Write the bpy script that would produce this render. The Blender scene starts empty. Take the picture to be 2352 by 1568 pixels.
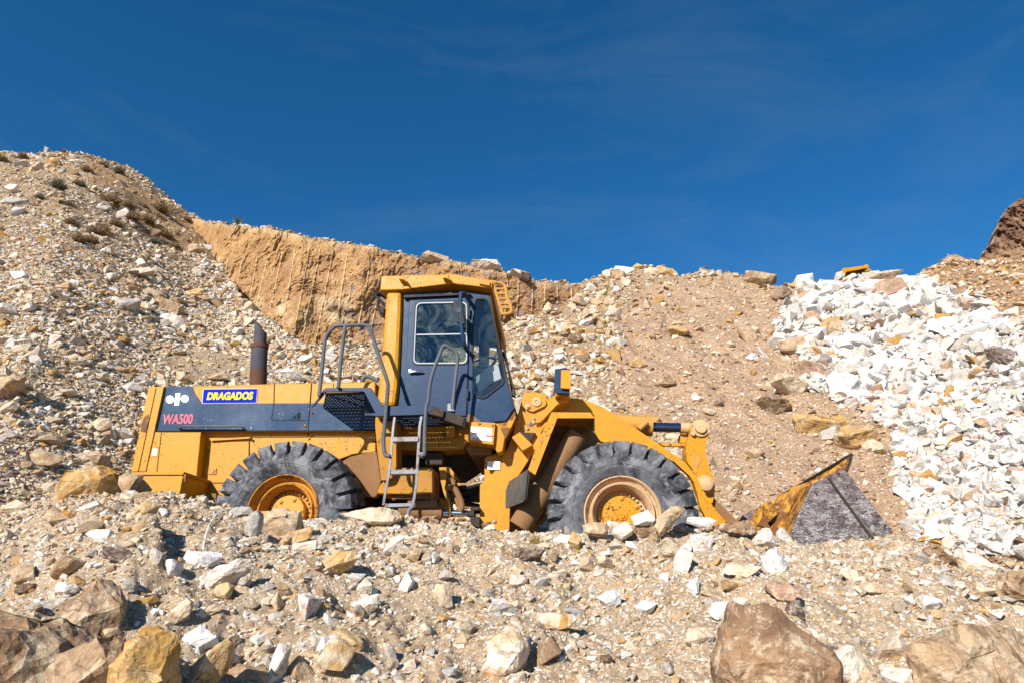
import bpy, bmesh, math, random
import numpy as np
from mathutils import Vector, Matrix, noise as mnoise
from mathutils.geometry import delaunay_2d_cdt
random.seed(7); rng = np.random.default_rng(11)
S = bpy.context.scene
C = S.collection
# ------------------------------------------------------------------ camera
FPX, PIT = 1568.0, math.radians(20.5)          # focal length in px of a 2352 px wide picture, upward pitch
CP, SP = math.cos(PIT), math.sin(PIT)
cam = bpy.data.cameras.new('camera'); co = bpy.data.objects.new('camera', cam); C.objects.link(co)
cam.lens = 24.0; cam.sensor_width = 36.0; cam.clip_end = 3000; cam.clip_start = 0.05
co.location = (0, 0, 0); co.rotation_euler = (math.radians(90) + PIT, 0, 0)
S.camera = co
def ray(x, y):
    u = (x - 1176) / FPX; v = (784 - y) / FPX
    return Vector((u, CP - v * SP, SP + v * CP))
def W(x, y, Y):
    r = ray(x, y); return r * (Y / r.y)
YAW = math.radians(4.0)
NV = Vector((math.sin(YAW), math.cos(YAW), 0)); FV = Vector((math.cos(YAW), -math.sin(YAW), 0)); UP = Vector((0, 0, 1))
C0 = 7.5
def M(x, y, d=0.0):
    r = ray(x, y); return r * ((C0 + d) / r.dot(NV))
# measured tables were read off enlarged crops of the survey picture
def z1(x, y): return 287.1 + x * .403, 602.9 + y * .403
def z2(x, y): return 689.0 + x * .238, 602.9 + y * .238
def z3(x, y): return 803.9 + x * .2381, 861.3 + y * .2381
def z4(x, y): return 1091 + x * .293, 803.9 + y * .293
def z5(x, y): return 1550.4 + x * .25635, 918.7 + y * .25635
def zc(x, y): return 849.8 + x * .21973, 620.2 + y * .21973
def zr(x, y): return 287.1 + x * .20148, 861.3 + y * .20148
def mp(f, pts): return [f(*p) for p in pts]
def inpoly(x, y, poly):
    r = np.zeros(x.shape, bool); n = len(poly)
    for i in range(n):
        x0, y0 = poly[i]; x1, y1 = poly[(i + 1) % n]
        if y0 == y1: continue
        c = ((y0 > y) != (y1 > y)) & (x < (x1 - x0) * (y - y0) / (y1 - y0) + x0); r ^= c
    return r
# ------------------------------------------------------------------ object helpers
def tag(o, label=None, cat=None, group=None, kind=None):
    if label: o['label'] = label
    if cat: o['category'] = cat
    if group: o['group'] = group
    if kind: o['kind'] = kind
    return o
def empty(name, loc, label, cat, group=None):
    o = bpy.data.objects.new(name, None); C.objects.link(o); o.location = loc
    return tag(o, label, cat, group)
class MB:
    def __init__(s): s.v = []; s.f = []; s.sm = []
    def add(s, vs, fs, smooth=False):
        n = len(s.v); s.v += [Vector(v) for v in vs]; s.f += [tuple(i + n for i in f) for f in fs]; s.sm += [smooth] * len(fs); return s
    def plate(s, px, d0, d1, holes=(), world=None, fn=None):
        """polygon (picture coordinates read on the plane at depth d0) given thickness d0..d1"""
        f = fn or M
        loops = [[f(x, y, d0) for x, y in px]] + [[f(x, y, d0) for x, y in h] for h in holes]
        return s.slab(loops, NV * (d1 - d0) if fn is None else Vector((0, d1 - d0, 0)))
    def slab(s, loops, ext):
        L0 = loops[0]
        # basis from the polygon itself
        nrm = Vector((0, 0, 0))
        for a, b in zip(L0, L0[1:] + L0[:1]): nrm += a.cross(b)
        nrm.normalize(); ax = (L0[1] - L0[0]).normalized(); ay = nrm.cross(ax)
        o = L0[0]
        pts = []; edges = []
        for L in loops:
            b = len(pts)
            for p in L: pts.append(Vector(((p - o).dot(ax), (p - o).dot(ay))))
            edges += [(b + i, b + (i + 1) % len(L)) for i in range(len(L))]
        r = delaunay_2d_cdt(pts, edges, [], 0, 1e-6)
        l2 = []; b = 0
        for L in loops: l2.append([(q.x, q.y) for q in pts[b:b + len(L)]]); b += len(L)
        tr = [f for f in r[2]]
        cen = np.array([[sum(r[0][i][k] for i in f) / len(f) for k in (0, 1)] for f in tr])
        keep = inpoly(cen[:, 0], cen[:, 1], l2[0])
        for h in l2[1:]: keep &= ~inpoly(cen[:, 0], cen[:, 1], h)
        tr = [f for f, k in zip(tr, keep) if k]
        vs = [o + ax * p[0] + ay * p[1] for p in r[0]]
        n = len(vs)
        fs = [tuple(f) for f in tr]
        V = vs + [v + ext for v in vs]
        F = fs + [tuple(reversed([i + n for i in f])) for f in fs]
        s.add(V, F)
        for L in loops:
            k = len(L)
            s.add(L + [p + ext for p in L], [(i, (i + 1) % k, (i + 1) % k + k, i + k) for i in range(k)])
        return s
    def box(s, c, a, b, h):
        """c centre, a b h half-extent vectors"""
        vs = [c + a * i + b * j + h * k for i in (-1, 1) for j in (-1, 1) for k in (-1, 1)]
        return s.add(vs, [(0, 1, 3, 2), (4, 6, 7, 5), (0, 4, 5, 1), (2, 3, 7, 6), (0, 2, 6, 4), (1, 5, 7, 3)])
    def tube(s, pts, r, seg=10, r2=None, smooth_path=0, cap=True):
        pts = [Vector(p) for p in pts]
        for _ in range(smooth_path):
            q = [pts[0]]
            for a, b in zip(pts, pts[1:]): q += [a.lerp(b, .22), a.lerp(b, .78)]
            pts = q + [pts[-1]]
        n = len(pts); rings = []
        t0 = (pts[1] - pts[0]).normalized()
        u = t0.orthogonal().normalized()
        for i, p in enumerate(pts):
            t = ((pts[min(i + 1, n - 1)] - pts[max(i - 1, 0)])).normalized()
            u = (u - t * u.dot(t)).normalized(); w = t.cross(u)
            rr = r if r2 is None else r + (r2 - r) * i / (n - 1)
            rings.append([p + (u * math.cos(k * 2 * math.pi / seg) + w * math.sin(k * 2 * math.pi / seg)) * rr for k in range(seg)])
        V = [v for R in rings for v in R]
        F = [(i * seg + k, i * seg + (k + 1) % seg, (i + 1) * seg + (k + 1) % seg, (i + 1) * seg + k) for i in range(n - 1) for k in range(seg)]
        s.add(V, F, True)
        if cap: s.add(V[:seg], [tuple(range(seg))[::-1]]); s.add(V[-seg:], [tuple(range(seg))])
        return s
    def lathe(s, c, ax, prof, seg=64, smooth=True, ref=UP, close=False):
        """prof: list of (radius, offset along ax)"""
        u = (ref - ax * ref.dot(ax)).normalized(); w = ax.cross(u)
        V = []
        for r, d in prof:
            for k in range(seg):
                t = k * 2 * math.pi / seg
                V.append(c + ax * d + (u * math.cos(t) + w * math.sin(t)) * r)
        n = len(prof)
        F = [(i * seg + k, i * seg + (k + 1) % seg, (i + 1) * seg + (k + 1) % seg, (i + 1) * seg + k) for i in range(n - 1) for k in range(seg)]
        return s.add(V, F, smooth)
    def build(s, name, mat, parent=None, bevel=0, origin=None, segs=2):
        if parent is not None: off = world_loc(parent)
        elif origin is not None: off = Vector(origin)
        else: off = Vector((0, 0, 0))
        me = bpy.data.meshes.new(name)
        me.from_pydata([v - off for v in s.v], [], s.f)
        me.polygons.foreach_set('use_smooth', s.sm)
        bm = bmesh.new(); bm.from_mesh(me)
        bmesh.ops.remove_doubles(bm, verts=bm.verts, dist=1e-5)
        bmesh.ops.recalc_face_normals(bm, faces=bm.faces)
        if bevel:
            es = [e for e in bm.edges if len(e.link_faces) == 2 and e.calc_face_angle(0) > .5]
            try: bmesh.ops.bevel(bm, geom=es, offset=bevel, segments=segs, affect='EDGES', profile=.5, clamp_overlap=True)
            except Exception: pass
        for e in bm.edges:
            if len(e.link_faces) == 2 and e.calc_face_angle(0) > .6: e.smooth = False
        bm.to_mesh(me); bm.free()
        me.materials.append(mat)
        o = bpy.data.objects.new(name, me); C.objects.link(o)
        if parent is not None: o.parent = parent
        elif origin is not None: o.location = off
        return o
def world_loc(o):
    l = o.location.copy()
    while o.parent: o = o.parent; l += o.location
    return l
# ------------------------------------------------------------------ materials
class N:
    def __init__(s, name):
        s.m = bpy.data.materials.new(name); s.m.use_nodes = True; s.t = s.m.node_tree; s.n = s.t.nodes; s.l = s.t.links
        s.b = s.n['Principled BSDF']
        s.geo = s.n.new('ShaderNodeNewGeometry'); s.pos = s.geo.outputs['Position']
    def setv(s, sock, v):
        if hasattr(v, 'links') or isinstance(v, bpy.types.NodeSocket): s.l.new(v, sock)
        else: sock.default_value = v
    def objcoord(s):
        tc = s.n.new('ShaderNodeTexCoord'); oi = s.n.new('ShaderNodeObjectInfo')
        a = s.n.new('ShaderNodeVectorMath'); a.operation = 'SCALE'; a.inputs[0].default_value = (13, 27, 41); s.l.new(oi.outputs['Random'], a.inputs['Scale'])
        b = s.n.new('ShaderNodeVectorMath'); b.operation = 'ADD'; s.l.new(tc.outputs['Object'], b.inputs[0]); s.l.new(a.outputs[0], b.inputs[1])
        s.pos = b.outputs[0]; return s
    def map(s, scale=(1, 1, 1), rot=(0, 0, 0), src=None):
        m = s.n.new('ShaderNodeMapping'); m.inputs['Scale'].default_value = scale; m.inputs['Rotation'].default_value = rot
        s.l.new(src or s.pos, m.inputs['Vector']); return m.outputs[0]
    def noise(s, scale, detail=6, rough=.6, dist=0, vec=None):
        t = s.n.new('ShaderNodeTexNoise'); t.inputs['Scale'].default_value = scale; t.inputs['Detail'].default_value = detail
        t.inputs['Roughness'].default_value = rough; t.inputs['Distortion'].default_value = dist
        s.l.new(vec or s.pos, t.inputs['Vector']); return t.outputs['Fac']
    def voro(s, scale, feat='F1', out='Distance', vec=None):
        t = s.n.new('ShaderNodeTexVoronoi'); t.feature = feat; t.inputs['Scale'].default_value = scale
        s.l.new(vec or s.pos, t.inputs['Vector']); return t.outputs[out]
    def ramp(s, fac, lo, hi, a=0, b=1):
        t = s.n.new('ShaderNodeMapRange'); s.l.new(fac, t.inputs['Value'])
        t.inputs['From Min'].default_value = lo; t.inputs['From Max'].default_value = hi
        t.inputs['To Min'].default_value = a; t.inputs['To Max'].default_value = b; return t.outputs[0]
    def mix(s, fac, a, b, mode='MIX'):
        t = s.n.new('ShaderNodeMix'); t.data_type = 'RGBA'; t.blend_type = mode
        s.setv(t.inputs[0], fac); s.setv(t.inputs[6], a if not isinstance(a, tuple) else (*a, 1)[:4]); s.setv(t.inputs[7], b if not isinstance(b, tuple) else (*b, 1)[:4])
        return t.outputs[2]
    def math(s, op, a, b=0.0):
        t = s.n.new('ShaderNodeMath'); t.operation = op; s.setv(t.inputs[0], a); s.setv(t.inputs[1], b); return t.outputs[0]
    def attr(s, name):
        t = s.n.new('ShaderNodeAttribute'); t.attribute_name = name; return t.outputs['Color']
    def bump(s, h, strength=.3, dist=.02, prev=None):
        t = s.n.new('ShaderNodeBump'); t.inputs['Strength'].default_value = strength; t.inputs['Distance'].default_value = dist
        s.l.new(h, t.inputs['Height'])
        if prev: s.l.new(prev, t.inputs['Normal'])
        return t.outputs[0]
    def out(s, col, rough=.6, metal=0, nrm=None, spec=None):
        s.setv(s.b.inputs['Base Color'], col if not isinstance(col, tuple) else (*col, 1)[:4])
        s.setv(s.b.inputs['Roughness'], rough); s.setv(s.b.inputs['Metallic'], metal)
        if nrm is not None: s.l.new(nrm, s.b.inputs['Normal'])
        if spec is not None: s.b.inputs['Specular IOR Level'].default_value = spec
        return s.m
def paint(name, base, dusty=(.5, .36, .22), dust=.25, rust=.0, rough=.42, metal=0, spk=.62, chips=(.12, .05, .02)):
    k = N(name)
    big = k.noise(1.6, 5, .6); fine = k.noise(9, 8, .65)
    col = k.mix(k.ramp(fine, .3, .7, 0, 1), tuple(c * .9 for c in base), tuple(min(1, c * 1.08) for c in base))
    streak = k.noise(1.0, 6, .7, vec=k.map((9, 9, .9)))
    dm = k.math('MULTIPLY', k.ramp(big, .42, .72, 0, 1), k.ramp(streak, .35, .7, .3, 1))
    col = k.mix(k.math('MULTIPLY', dm, dust), col, dusty)
    sp = k.noise(38, 3, .5); col = k.mix(k.math('MULTIPLY', k.ramp(sp, spk, spk + .03, 0, 1), k.ramp(k.noise(2.3, 3), .42, .6, 0, 1)), col, chips)
    if rust:
        rm = k.ramp(k.noise(5, 9, .75, .6), .62 - rust * .3, .7 - rust * .3, 0, 1)
        col = k.mix(k.math('MULTIPLY', rm, .85), col, (.09, .035, .018))
    b = k.bump(k.noise(3.5, 4, .5), .12, .02); b = k.bump(fine, .12, .004, b)
    return k.out(col, k.ramp(fine, .2, .8, rough - .08, rough + .2), metal, b, .5 if metal else (.16 if 'navy' in name else .28))
def m_flat(name, c):
    k = N(name); return k.out(k.mix(k.noise(7, 4), tuple(q * .9 for q in c), c), .85, spec=.1)
M_Y = paint('loader_yellow_paint', (.50, .215, .003), (.30, .16, .05), dust=.34, spk=.60)
M_YD = paint('dusty_yellow_paint', (.47, .22, .02), (.36, .22, .11), dust=.9, rust=.12, rough=.7)
M_YR = paint('rusted_yellow_paint', (.50, .225, .012), dust=.3, rust=.55, rough=.65, spk=.5)
M_BR = paint('mud_caked_metal', (.20, .10, .04), (.26, .15, .075), dust=.9, rough=.85)
M_BL = paint('navy_paint', (.009, .032, .080), (.07, .10, .15), dust=.16, rough=.34, spk=.70, chips=(.35, .33, .3))
M_BLW = paint('worn_navy_paint', (.012, .038, .088), (.18, .23, .30), dust=.40, rough=.45, spk=.655, chips=(.4, .36, .3))
M_DK = paint('dark_iron', (.03, .022, .018), (.10, .06, .035), dust=.6, rough=.7)
M_BK = paint('black_rubber_trim', (.012, .013, .014), (.06, .055, .05), dust=.4, rough=.6, spk=.9)
M_FLAP = paint('grey_rubber_flap', (.05, .05, .05), (.25, .2, .15), dust=.6, rough=.55)
M_RAIL = paint('grey_steel_rail', (.07, .085, .10), (.26, .2, .15), dust=.5, rust=.1, rough=.5)
M_STEEL = paint('worn_bright_steel', (.17, .175, .19), (.16, .10, .06), dust=.8, rust=.3, rough=.45, metal=.4)
M_RIM = paint('dusty_rim_paint', (.50, .31, .16), (.55, .38, .24), dust=.9, rust=.12, rough=.75)
M_RIMO = paint('orange_rim_paint', (.50, .21, .018), (.5, .3, .14), dust=.5, rust=.3, rough=.6)
M_HUB = paint('hub_paint', (.50, .25, .02), (.55, .38, .24), dust=.6, rust=.05, rough=.6)
M_EXH = paint('rusty_exhaust_pipe', (.085, .04, .025), (.14, .08, .05), dust=.6, rust=.5, rough=.8)
M_EXG = paint('grey_exhaust_heatshield', (.05, .05, .062), (.14, .11, .1), dust=.5, rough=.75)
M_FRM = m_flat('aluminium_frame', (.40, .42, .43))
M_WHITE = paint('white_marking', (.80, .80, .79), (.6, .55, .5), dust=.2, rough=.5, spk=.8)
M_STB = m_flat('sticker_blue', (.001, .022, .40))
M_STY = m_flat('sticker_yellow', (.80, .58, .01))
M_STP = paint('faded_pink', (.62, .10, .14), (.5, .45, .45), dust=.7, rough=.5, spk=.9)
M_PK = paint('sticker_border', (.75, .45, .45), dust=.2, spk=.9)
M_RED = paint('label_red', (.55, .05, .03), dust=.2, spk=.9)
M_CLOTH = paint('mauve_seat_cloth', (.62, .50, .53), (.3, .24, .26), dust=.8, rough=.95, spk=.9)
M_SEAM = paint('panel_gap', (.02, .014, .01), dust=0, rough=.9, spk=.9)
def m_tyre():
    k = N('dusty_tyre_rubber')
    a = k.noise(2.6, 8, .7, .8); f = k.noise(14, 6, .7)
    col = k.mix(k.ramp(a, .42, .60), (.022, .024, .028), (.12, .12, .13))
    col = k.mix(k.math('MULTIPLY', k.ramp(f, .5, .75), k.ramp(a, .35, .6)), col, (.21, .205, .205))
    col = k.mix(k.math('MULTIPLY', k.ramp(k.noise(5, 7, .75, .7), .52, .60), .85), col, (.21, .205, .205))
    return k.out(col, .85, 0, k.bump(f, .5, .01), .3)
M_TYRE = m_tyre()
def m_bucket():
    k = N('scraped_bucket_steel')
    sx = k.n.new('ShaderNodeSeparateXYZ'); k.l.new(k.geo.outputs['Position'], sx.inputs[0])
    low = k.ramp(sx.outputs[2], 1.7, .75, .35, 1.0)
    col = k.mix(k.ramp(k.noise(2.5, 8, .75), .35, .65), (.042, .025, .022), (.10, .068, .062))
    col = k.mix(k.math('MULTIPLY', k.ramp(k.noise(7, 8, .8), .56, .62), .7), col, (.10, .05, .03))
    for sc, ang, w_, c_ in ((2.2, 8, .012, (.60, .58, .57)), (3.6, -16, .012, (.50, .46, .45)), (5.5, 22, .016, (.62, .60, .60)), (2.9, 2, .010, (.46, .38, .33))):
        f = k.noise(sc, 5, .8, .5, k.map((1, 1, 3.4), (0, math.radians(ang), 0)))
        ln = k.ramp(k.math('ABSOLUTE', k.math('SUBTRACT', f, .5)), 0, w_, 1, 0)
        gate = k.ramp(k.noise(4.5 + sc, 3, .6, .5), .44, .56)
        col = k.mix(k.math('MULTIPLY', k.math('MULTIPLY', ln, gate), low), col, c_)
    wear = k.noise(6, 9, .85, 2.0, k.map((1.5, 1.5, 4), (0, math.radians(10), 0)))
    col = k.mix(k.math('MULTIPLY', k.ramp(wear, .55, .63), low), col, (.50, .48, .48))
    return k.out(col, .5, .1, k.bump(wear, .3, .006), .4)
M_BUC = m_bucket()
def m_glass(tint=(.55, .68, .64), dirt=.30, gl=.06):
    k = N('dusty_window_glass')
    tr = k.n.new('ShaderNodeBsdfTransparent'); tr.inputs[0].default_value = (*tint, 1)
    g = k.n.new('ShaderNodeBsdfGlossy'); g.inputs['Roughness'].default_value = .03; g.inputs['Color'].default_value = (1, 1, 1, 1)
    d = k.n.new('ShaderNodeBsdfDiffuse'); d.inputs[0].default_value = (.22, .27, .26, 1)
    m1 = k.n.new('ShaderNodeMixShader'); m1.inputs[0].default_value = gl; k.l.new(tr.outputs[0], m1.inputs[1]); k.l.new(g.outputs[0], m1.inputs[2])
    n = k.noise(3.2, 9, .72, 1.1); fa = k.math('MULTIPLY', k.ramp(n, .46, .70), dirt)
    m2 = k.n.new('ShaderNodeMixShader'); k.l.new(fa, m2.inputs[0]); k.l.new(m1.outputs[0], m2.inputs[1]); k.l.new(d.outputs[0], m2.inputs[2])
    k.l.new(m2.outputs[0], k.n['Material Output'].inputs['Surface']); return k.m
M_GL = m_glass(); M_GLC = m_glass((.88, .94, .91), .10, .05)
def m_simple(name, col, rough, metal=0, emis=None):
    k = N(name); f = k.noise(12, 4); return k.out(k.mix(f, tuple(c * .85 for c in col), col), rough, metal)
M_CHR = m_simple('chrome_rod', (.55, .57, .62), .18, 1); M_CHRD = m_simple('dark_chrome_rod', (.10, .13, .22), .18, .9)
M_AMB = m_simple('amber_lens', (.85, .26, .01), .2)
def m_rock(name, attr=True, objc=False, contrast=1.0, base=None, base2=None, vein=.0, bs=1.0):
    k = N(name)
    if objc: k.objcoord()
    c = k.attr('Col') if attr else None
    n1 = k.noise(3.2 * bs, 8, .68, .5); n2 = k.noise(19 * bs, 6, .65); n3 = k.noise(60 * bs, 3, .6)
    if not attr:
        c = k.mix(k.ramp(n1, .42, .60), base, base2)
    c = k.mix(1.0, c, k.mix(k.ramp(n2, .3, .7), (.72, .66, .60), (1.12, 1.12, 1.12)), 'MULTIPLY')
    c = k.mix(k.math('MULTIPLY', k.ramp(n3, .62, .72), .35), c, (.16, .10, .05))
    if vein:
        vv = k.noise(4 * bs, 6, .6, 2.0, k.map((1, 1, 2.8), (.5, .9, .2)))
        vm = k.ramp(k.math('ABSOLUTE', k.math('SUBTRACT', vv, .5)), .0, .022, 1, 0)
        c = k.mix(k.math('MULTIPLY', vm, vein), c, (.72, .66, .56))
    if not attr:
        c = k.mix(k.math('MULTIPLY', k.ramp(k.noise(7 * bs, 10, .85, 1.0), .51, .57), .6), c, (.58, .48, .34))
        c = k.mix(k.math('MULTIPLY', k.ramp(k.noise(5 * bs, 10, .85, .6), .53, .60), .65), c, (.12, .07, .04))
    if bs < 1:
        wv = k.n.new('ShaderNodeVectorMath'); wv.operation = 'ADD'; nv = k.n.new('ShaderNodeTexNoise'); nv.inputs['Scale'].default_value = 3; k.l.new(k.pos, nv.inputs['Vector']); k.l.new(nv.outputs['Color'], wv.inputs[0]); k.l.new(k.pos, wv.inputs[1])
        ck = k.voro(2.2, 'DISTANCE_TO_EDGE', vec=k.map((1, 1, 1.8), (.3, .5, 0), wv.outputs[0])); cm_ = k.math('MULTIPLY', k.ramp(ck, 0, .022, 1, 0), k.ramp(n1, .45, .55))
        c = k.mix(k.math('MULTIPLY', cm_, .8), c, (.06, .035, .02))
    lay = k.noise(5 * bs, 5, .6, .6, k.map((.5, .5, 4), (.25, .15, 0)))
    b = k.bump(n1, .55, .05); b = k.bump(lay, .45, .03, b); b = k.bump(n2, .8, .02, b)
    return k.out(c, .9, 0, b, .25)
M_STUFF = m_rock('broken_stone', True)
def m_dirt():
    k = N('sandy_dirt'); c = k.attr('Col')
    n1 = k.noise(1.3, 8, .7); n2 = k.noise(14, 8, .72); v = k.voro(34, out='Color'); vd = k.voro(34); v2 = k.voro(11, out='Color'); vd2 = k.voro(11)
    c = k.mix(1.0, c, k.mix(k.ramp(n2, .3, .7), (.62, .58, .54), (1.2, 1.2, 1.2)), 'MULTIPLY')
    c = k.mix(1.0, c, k.mix(k.ramp(n1, .35, .65), (.86, .82, .78), (1.08, 1.08, 1.08)), 'MULTIPLY')
    sep = k.n.new('ShaderNodeSeparateColor'); k.l.new(v, sep.inputs[0])
    peb = k.math('MULTIPLY', k.ramp(sep.outputs[0], .66, .70), k.ramp(vd, .38, .30, 0, 1))
    c = k.mix(k.math('MULTIPLY', peb, .8), c, (.62, .55, .45))
    sep2 = k.n.new('ShaderNodeSeparateColor'); k.l.new(v2, sep2.inputs[0])
    peb2 = k.math('MULTIPLY', k.ramp(sep2.outputs[1], .74, .78), k.ramp(vd2, .36, .28, 0, 1))
    c = k.mix(k.math('MULTIPLY', peb2, .7), c, (.60, .50, .38))
    b = k.bump(n2, .8, .03); b = k.bump(peb, .6, .012, b); b = k.bump(peb2, .5, .03, b)
    return k.out(c, .95, 0, b, .2)
M_DIRT = m_dirt()
def m_cliff():
    k = N('cut_cliff_rock'); c = k.attr('Col')
    n1 = k.noise(.9, 9, .72, .6); n2 = k.noise(5, 8, .7); cr = k.voro(.9, 'DISTANCE_TO_EDGE', vec=k.map((1, 1, .8)))
    c = k.mix(1.0, c, k.mix(k.ramp(n1, .3, .7), (.66, .60, .55), (1.2, 1.2, 1.15)), 'MULTIPLY')
    c = k.mix(1.0, c, k.mix(k.ramp(n2, .3, .7), (.75, .7, .66), (1.15, 1.15, 1.15)), 'MULTIPLY')
    c = k.mix(k.math('MULTIPLY', k.ramp(cr, .0, .03, 1, 0), k.ramp(n1, .5, .6, 0, .55)), c, (.14, .08, .04))
    b = k.bump(n1, .9, .35); b = k.bump(n2, .7, .10, b)
    return k.out(c, .95, 0, b, .2)
M_CLIFF = m_cliff()
# ------------------------------------------------------------------ numpy noise
def vnoise(x, y, seed=0):
    xi = np.floor(x).astype(np.int64); yi = np.floor(y).astype(np.int64); fx = x - xi; fy = y - yi
    fx = fx * fx * (3 - 2 * fx); fy = fy * fy * (3 - 2 * fy)
    def h(a, b):
        n = (a * 374761393 + b * 668265263 + seed * 974634777) & 0xffffffff
        n = ((n ^ (n >> 13)) * 1274126177) & 0xffffffff
        return ((n ^ (n >> 16)) & 0xffff) / 65535.0
    return (h(xi, yi) * (1 - fx) + h(xi + 1, yi) * fx) * (1 - fy) + (h(xi, yi + 1) * (1 - fx) + h(xi + 1, yi + 1) * fx) * fy - .5
def fbm(x, y, oct=5, seed=0, gain=.5):
    r = 0; a = 1.0
    for i in range(oct): r = r + a * vnoise(x * 2 ** i + 17.3 * i, y * 2 ** i - 9.1 * i, seed + i); a *= gain
    return r
def ae(x, y):
    u = (np.asarray(x, float) - 1176) / FPX; v = (784 - np.asarray(y, float)) / FPX; k = CP - v * SP
    return u / k, (SP + v * CP) / k
def topx(X, Y, Z):
    dep = Y * CP + Z * SP; return 1176 + FPX * X / dep, 784 - FPX * (Z * CP - Y * SP) / dep
# ------------------------------------------------------------------ terrain (one sheet: foreground berm, machine pad, spoil slopes)
crest = [(-900, 420), (-300, 360), (0, 352), (60, 358), (130, 354), (200, 357), (250, 375), (330, 410), (390, 462), (445, 500), (470, 560), (500, 620), (560, 682), (620, 742), (700, 795), (780, 792), (880, 775), (1000, 765), (1160, 742), (1240, 710),
         (1300, 691), (1350, 673), (1378, 640), (1402, 614), (1460, 614), (1530, 626), (1580, 634), (1680, 620), (1740, 628), (1790, 648), (1860, 656), (1930, 652), (2000, 648), (2060, 644), (2100, 640), (2150, 612), (2200, 600), (2260, 606), (2352, 598), (2600, 560), (3300, 540)]
ca, ce = ae([p[0] for p in crest], [p[1] for p in crest])
fore = [(-900, 1160), (0, 1150), (150, 1150), (330, 1140), (480, 1160), (600, 1180), (760, 1190), (930, 1205), (1100, 1214), (1300, 1222), (1500, 1222), (1700, 1222), (1800, 1232), (1900, 1244), (2060, 1246), (2150, 1256), (2250, 1290), (2352, 1310), (3300, 1400)]
fa, fe = ae([p[0] for p in fore], [p[1] for p in fore])
inner = np.linspace(-1.02, 1.02, 1000)
A = np.concatenate([np.linspace(-3.2, -1.04, 40), inner, np.linspace(1.04, 3.2, 40)])
ec = np.interp(A, ca, ce) + .007 * fbm(A * 26, A * 0 + 3, 4, 15) * 1.6; ef = np.interp(A, fa, fe)
Yf = 6.15 + .25 * np.sin(A * 5 + 1) ; Zf = ef * Yf
Yb = np.interp(A, [-3, -.75, -.55, -.3, 0, .3, .62, .8, 3], [8.8, 8.8, 10.4, 11.3, 11.3, 11.3, 10.9, 8.2, 8.0])
m_ = np.maximum(.74, ec + .20)
kr_ = np.exp(-.5 * (np.arange(-80, 81) / 34.) ** 2); kr_ /= kr_.sum()
m_ = np.maximum(np.convolve(np.pad(m_, 80, mode='edge'), kr_, 'valid'), ec + .10)
Yc = m_ * Yb / (m_ - ec)
rowsY = []
def prof_rows():
    cols = []
    n1, n2, n3, n4 = 230, 22, 28, 430
    t = np.linspace(0, 1, n1)[:, None]
    Y1 = .5 + (Yf[None, :] - .5) * (1 - (1 - t) ** 1.35)
    Zb = -1.75
    s = np.clip((Yf[None, :] - Y1), 0, None)
    Z1 = Zf[None, :] - .43 * s + .0235 * np.clip(s - 2.3, 0, None) ** 2
    t = np.linspace(0, 1, n2 + 1)[1:, None]
    Y2 = Yf[None, :] + .75 * t + 0 * Yf
    Z2 = Zf[None, :] * (1 - (t * t * (3 - 2 * t)))
    t = np.linspace(0, 1, n3 + 1)[1:, None]
    Y3 = (Yf[None, :] + .75) * (1 - t) + Yb[None, :] * t; Z3 = 0 * Y3
    t = np.linspace(0, 1, n4 + 1)[1:, None]
    e = t * ec[None, :]
    Y4 = m_[None, :] * Yb[None, :] / (m_[None, :] - e); Z4 = e * Y4
    bY = []; bZ = []
    for dy, f in ((.6, .99), (1.5, .96), (3, .88), (6, .72), (10, .5), (16, .2), (30, .1), (80, .05), (250, .02), (900, 0)):
        bY.append(Yc + dy); bZ.append(Yc * ec * f)
    return np.vstack([Y1, Y2, Y3, Y4, np.array(bY)]), np.vstack([Z1, Z2, Z3, Z4, np.array(bZ)]), n1, n1 + n2, n1 + n2 + n3, n1 + n2 + n3 + n4
GY, GZ, r1, r2, r3, r4 = prof_rows()
GX = A[None, :] * GY
PXg, PYg = topx(GX, GY, GZ)
WHITE = [(1835, 655), (1790, 730), (1775, 790), (1850, 820), (1840, 900), (1935, 930), (1990, 960), (2055, 985), (2060, 1090), (2095, 1240), (2220, 1270), (2500, 1300), (2500, 800), (2352, 770), (2290, 715), (2160, 655), (2030, 636), (1930, 634)]
DIRTP = [(1420, 700), (1500, 655), (1640, 660), (1770, 665), (1800, 720), (1770, 800), (1830, 900), (1900, 950), (2040, 1000), (2060, 1230), (1690, 1230), (1640, 1060), (1560, 1000), (1470, 960), (1400, 900), (1430, 800)]
DIRT2 = [(380, 815), (470, 800), (560, 815), (600, 860), (500, 880), (380, 860)]
DIRT3 = [(200, 365), (280, 380), (400, 480), (480, 560), (420, 590), (330, 540), (300, 460), (220, 420)]
RIGHT = [(2120, 620), (2500, 560), (2500, 790), (2352, 765), (2290, 712), (2160, 652)]
MID = [(1160, 740), (1330, 640), (1560, 625), (1500, 655), (1420, 710), (1430, 800), (1400, 900), (1460, 960), (1160, 960)]
def regions(x, y, jit=None):
    jx = 28 * fbm(x / 45, y / 45, 3, 5); jy = 28 * fbm(x / 45, y / 45, 3, 9)
    X, Y = x + jx, y + jy
    fore_y = np.interp(x, [p[0] for p in fore], [p[1] for p in fore])
    r = np.zeros(x.shape, int)                     # 0 left scree
    r[x > 690] = 2                                 # 2 mid rubble
    r[inpoly(X, Y, MID)] = 2
    r[x > 1560] = 6
    r[inpoly(X, Y, RIGHT)] = 4
    r[inpoly(X, Y, DIRTP)] = 1
    r[inpoly(X, Y, DIRT2)] = 7
    r[inpoly(X, Y, DIRT3)] = 8
    r[inpoly(X, Y, WHITE)] = 3
    r[y > fore_y - 4] = 5
    return r
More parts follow.
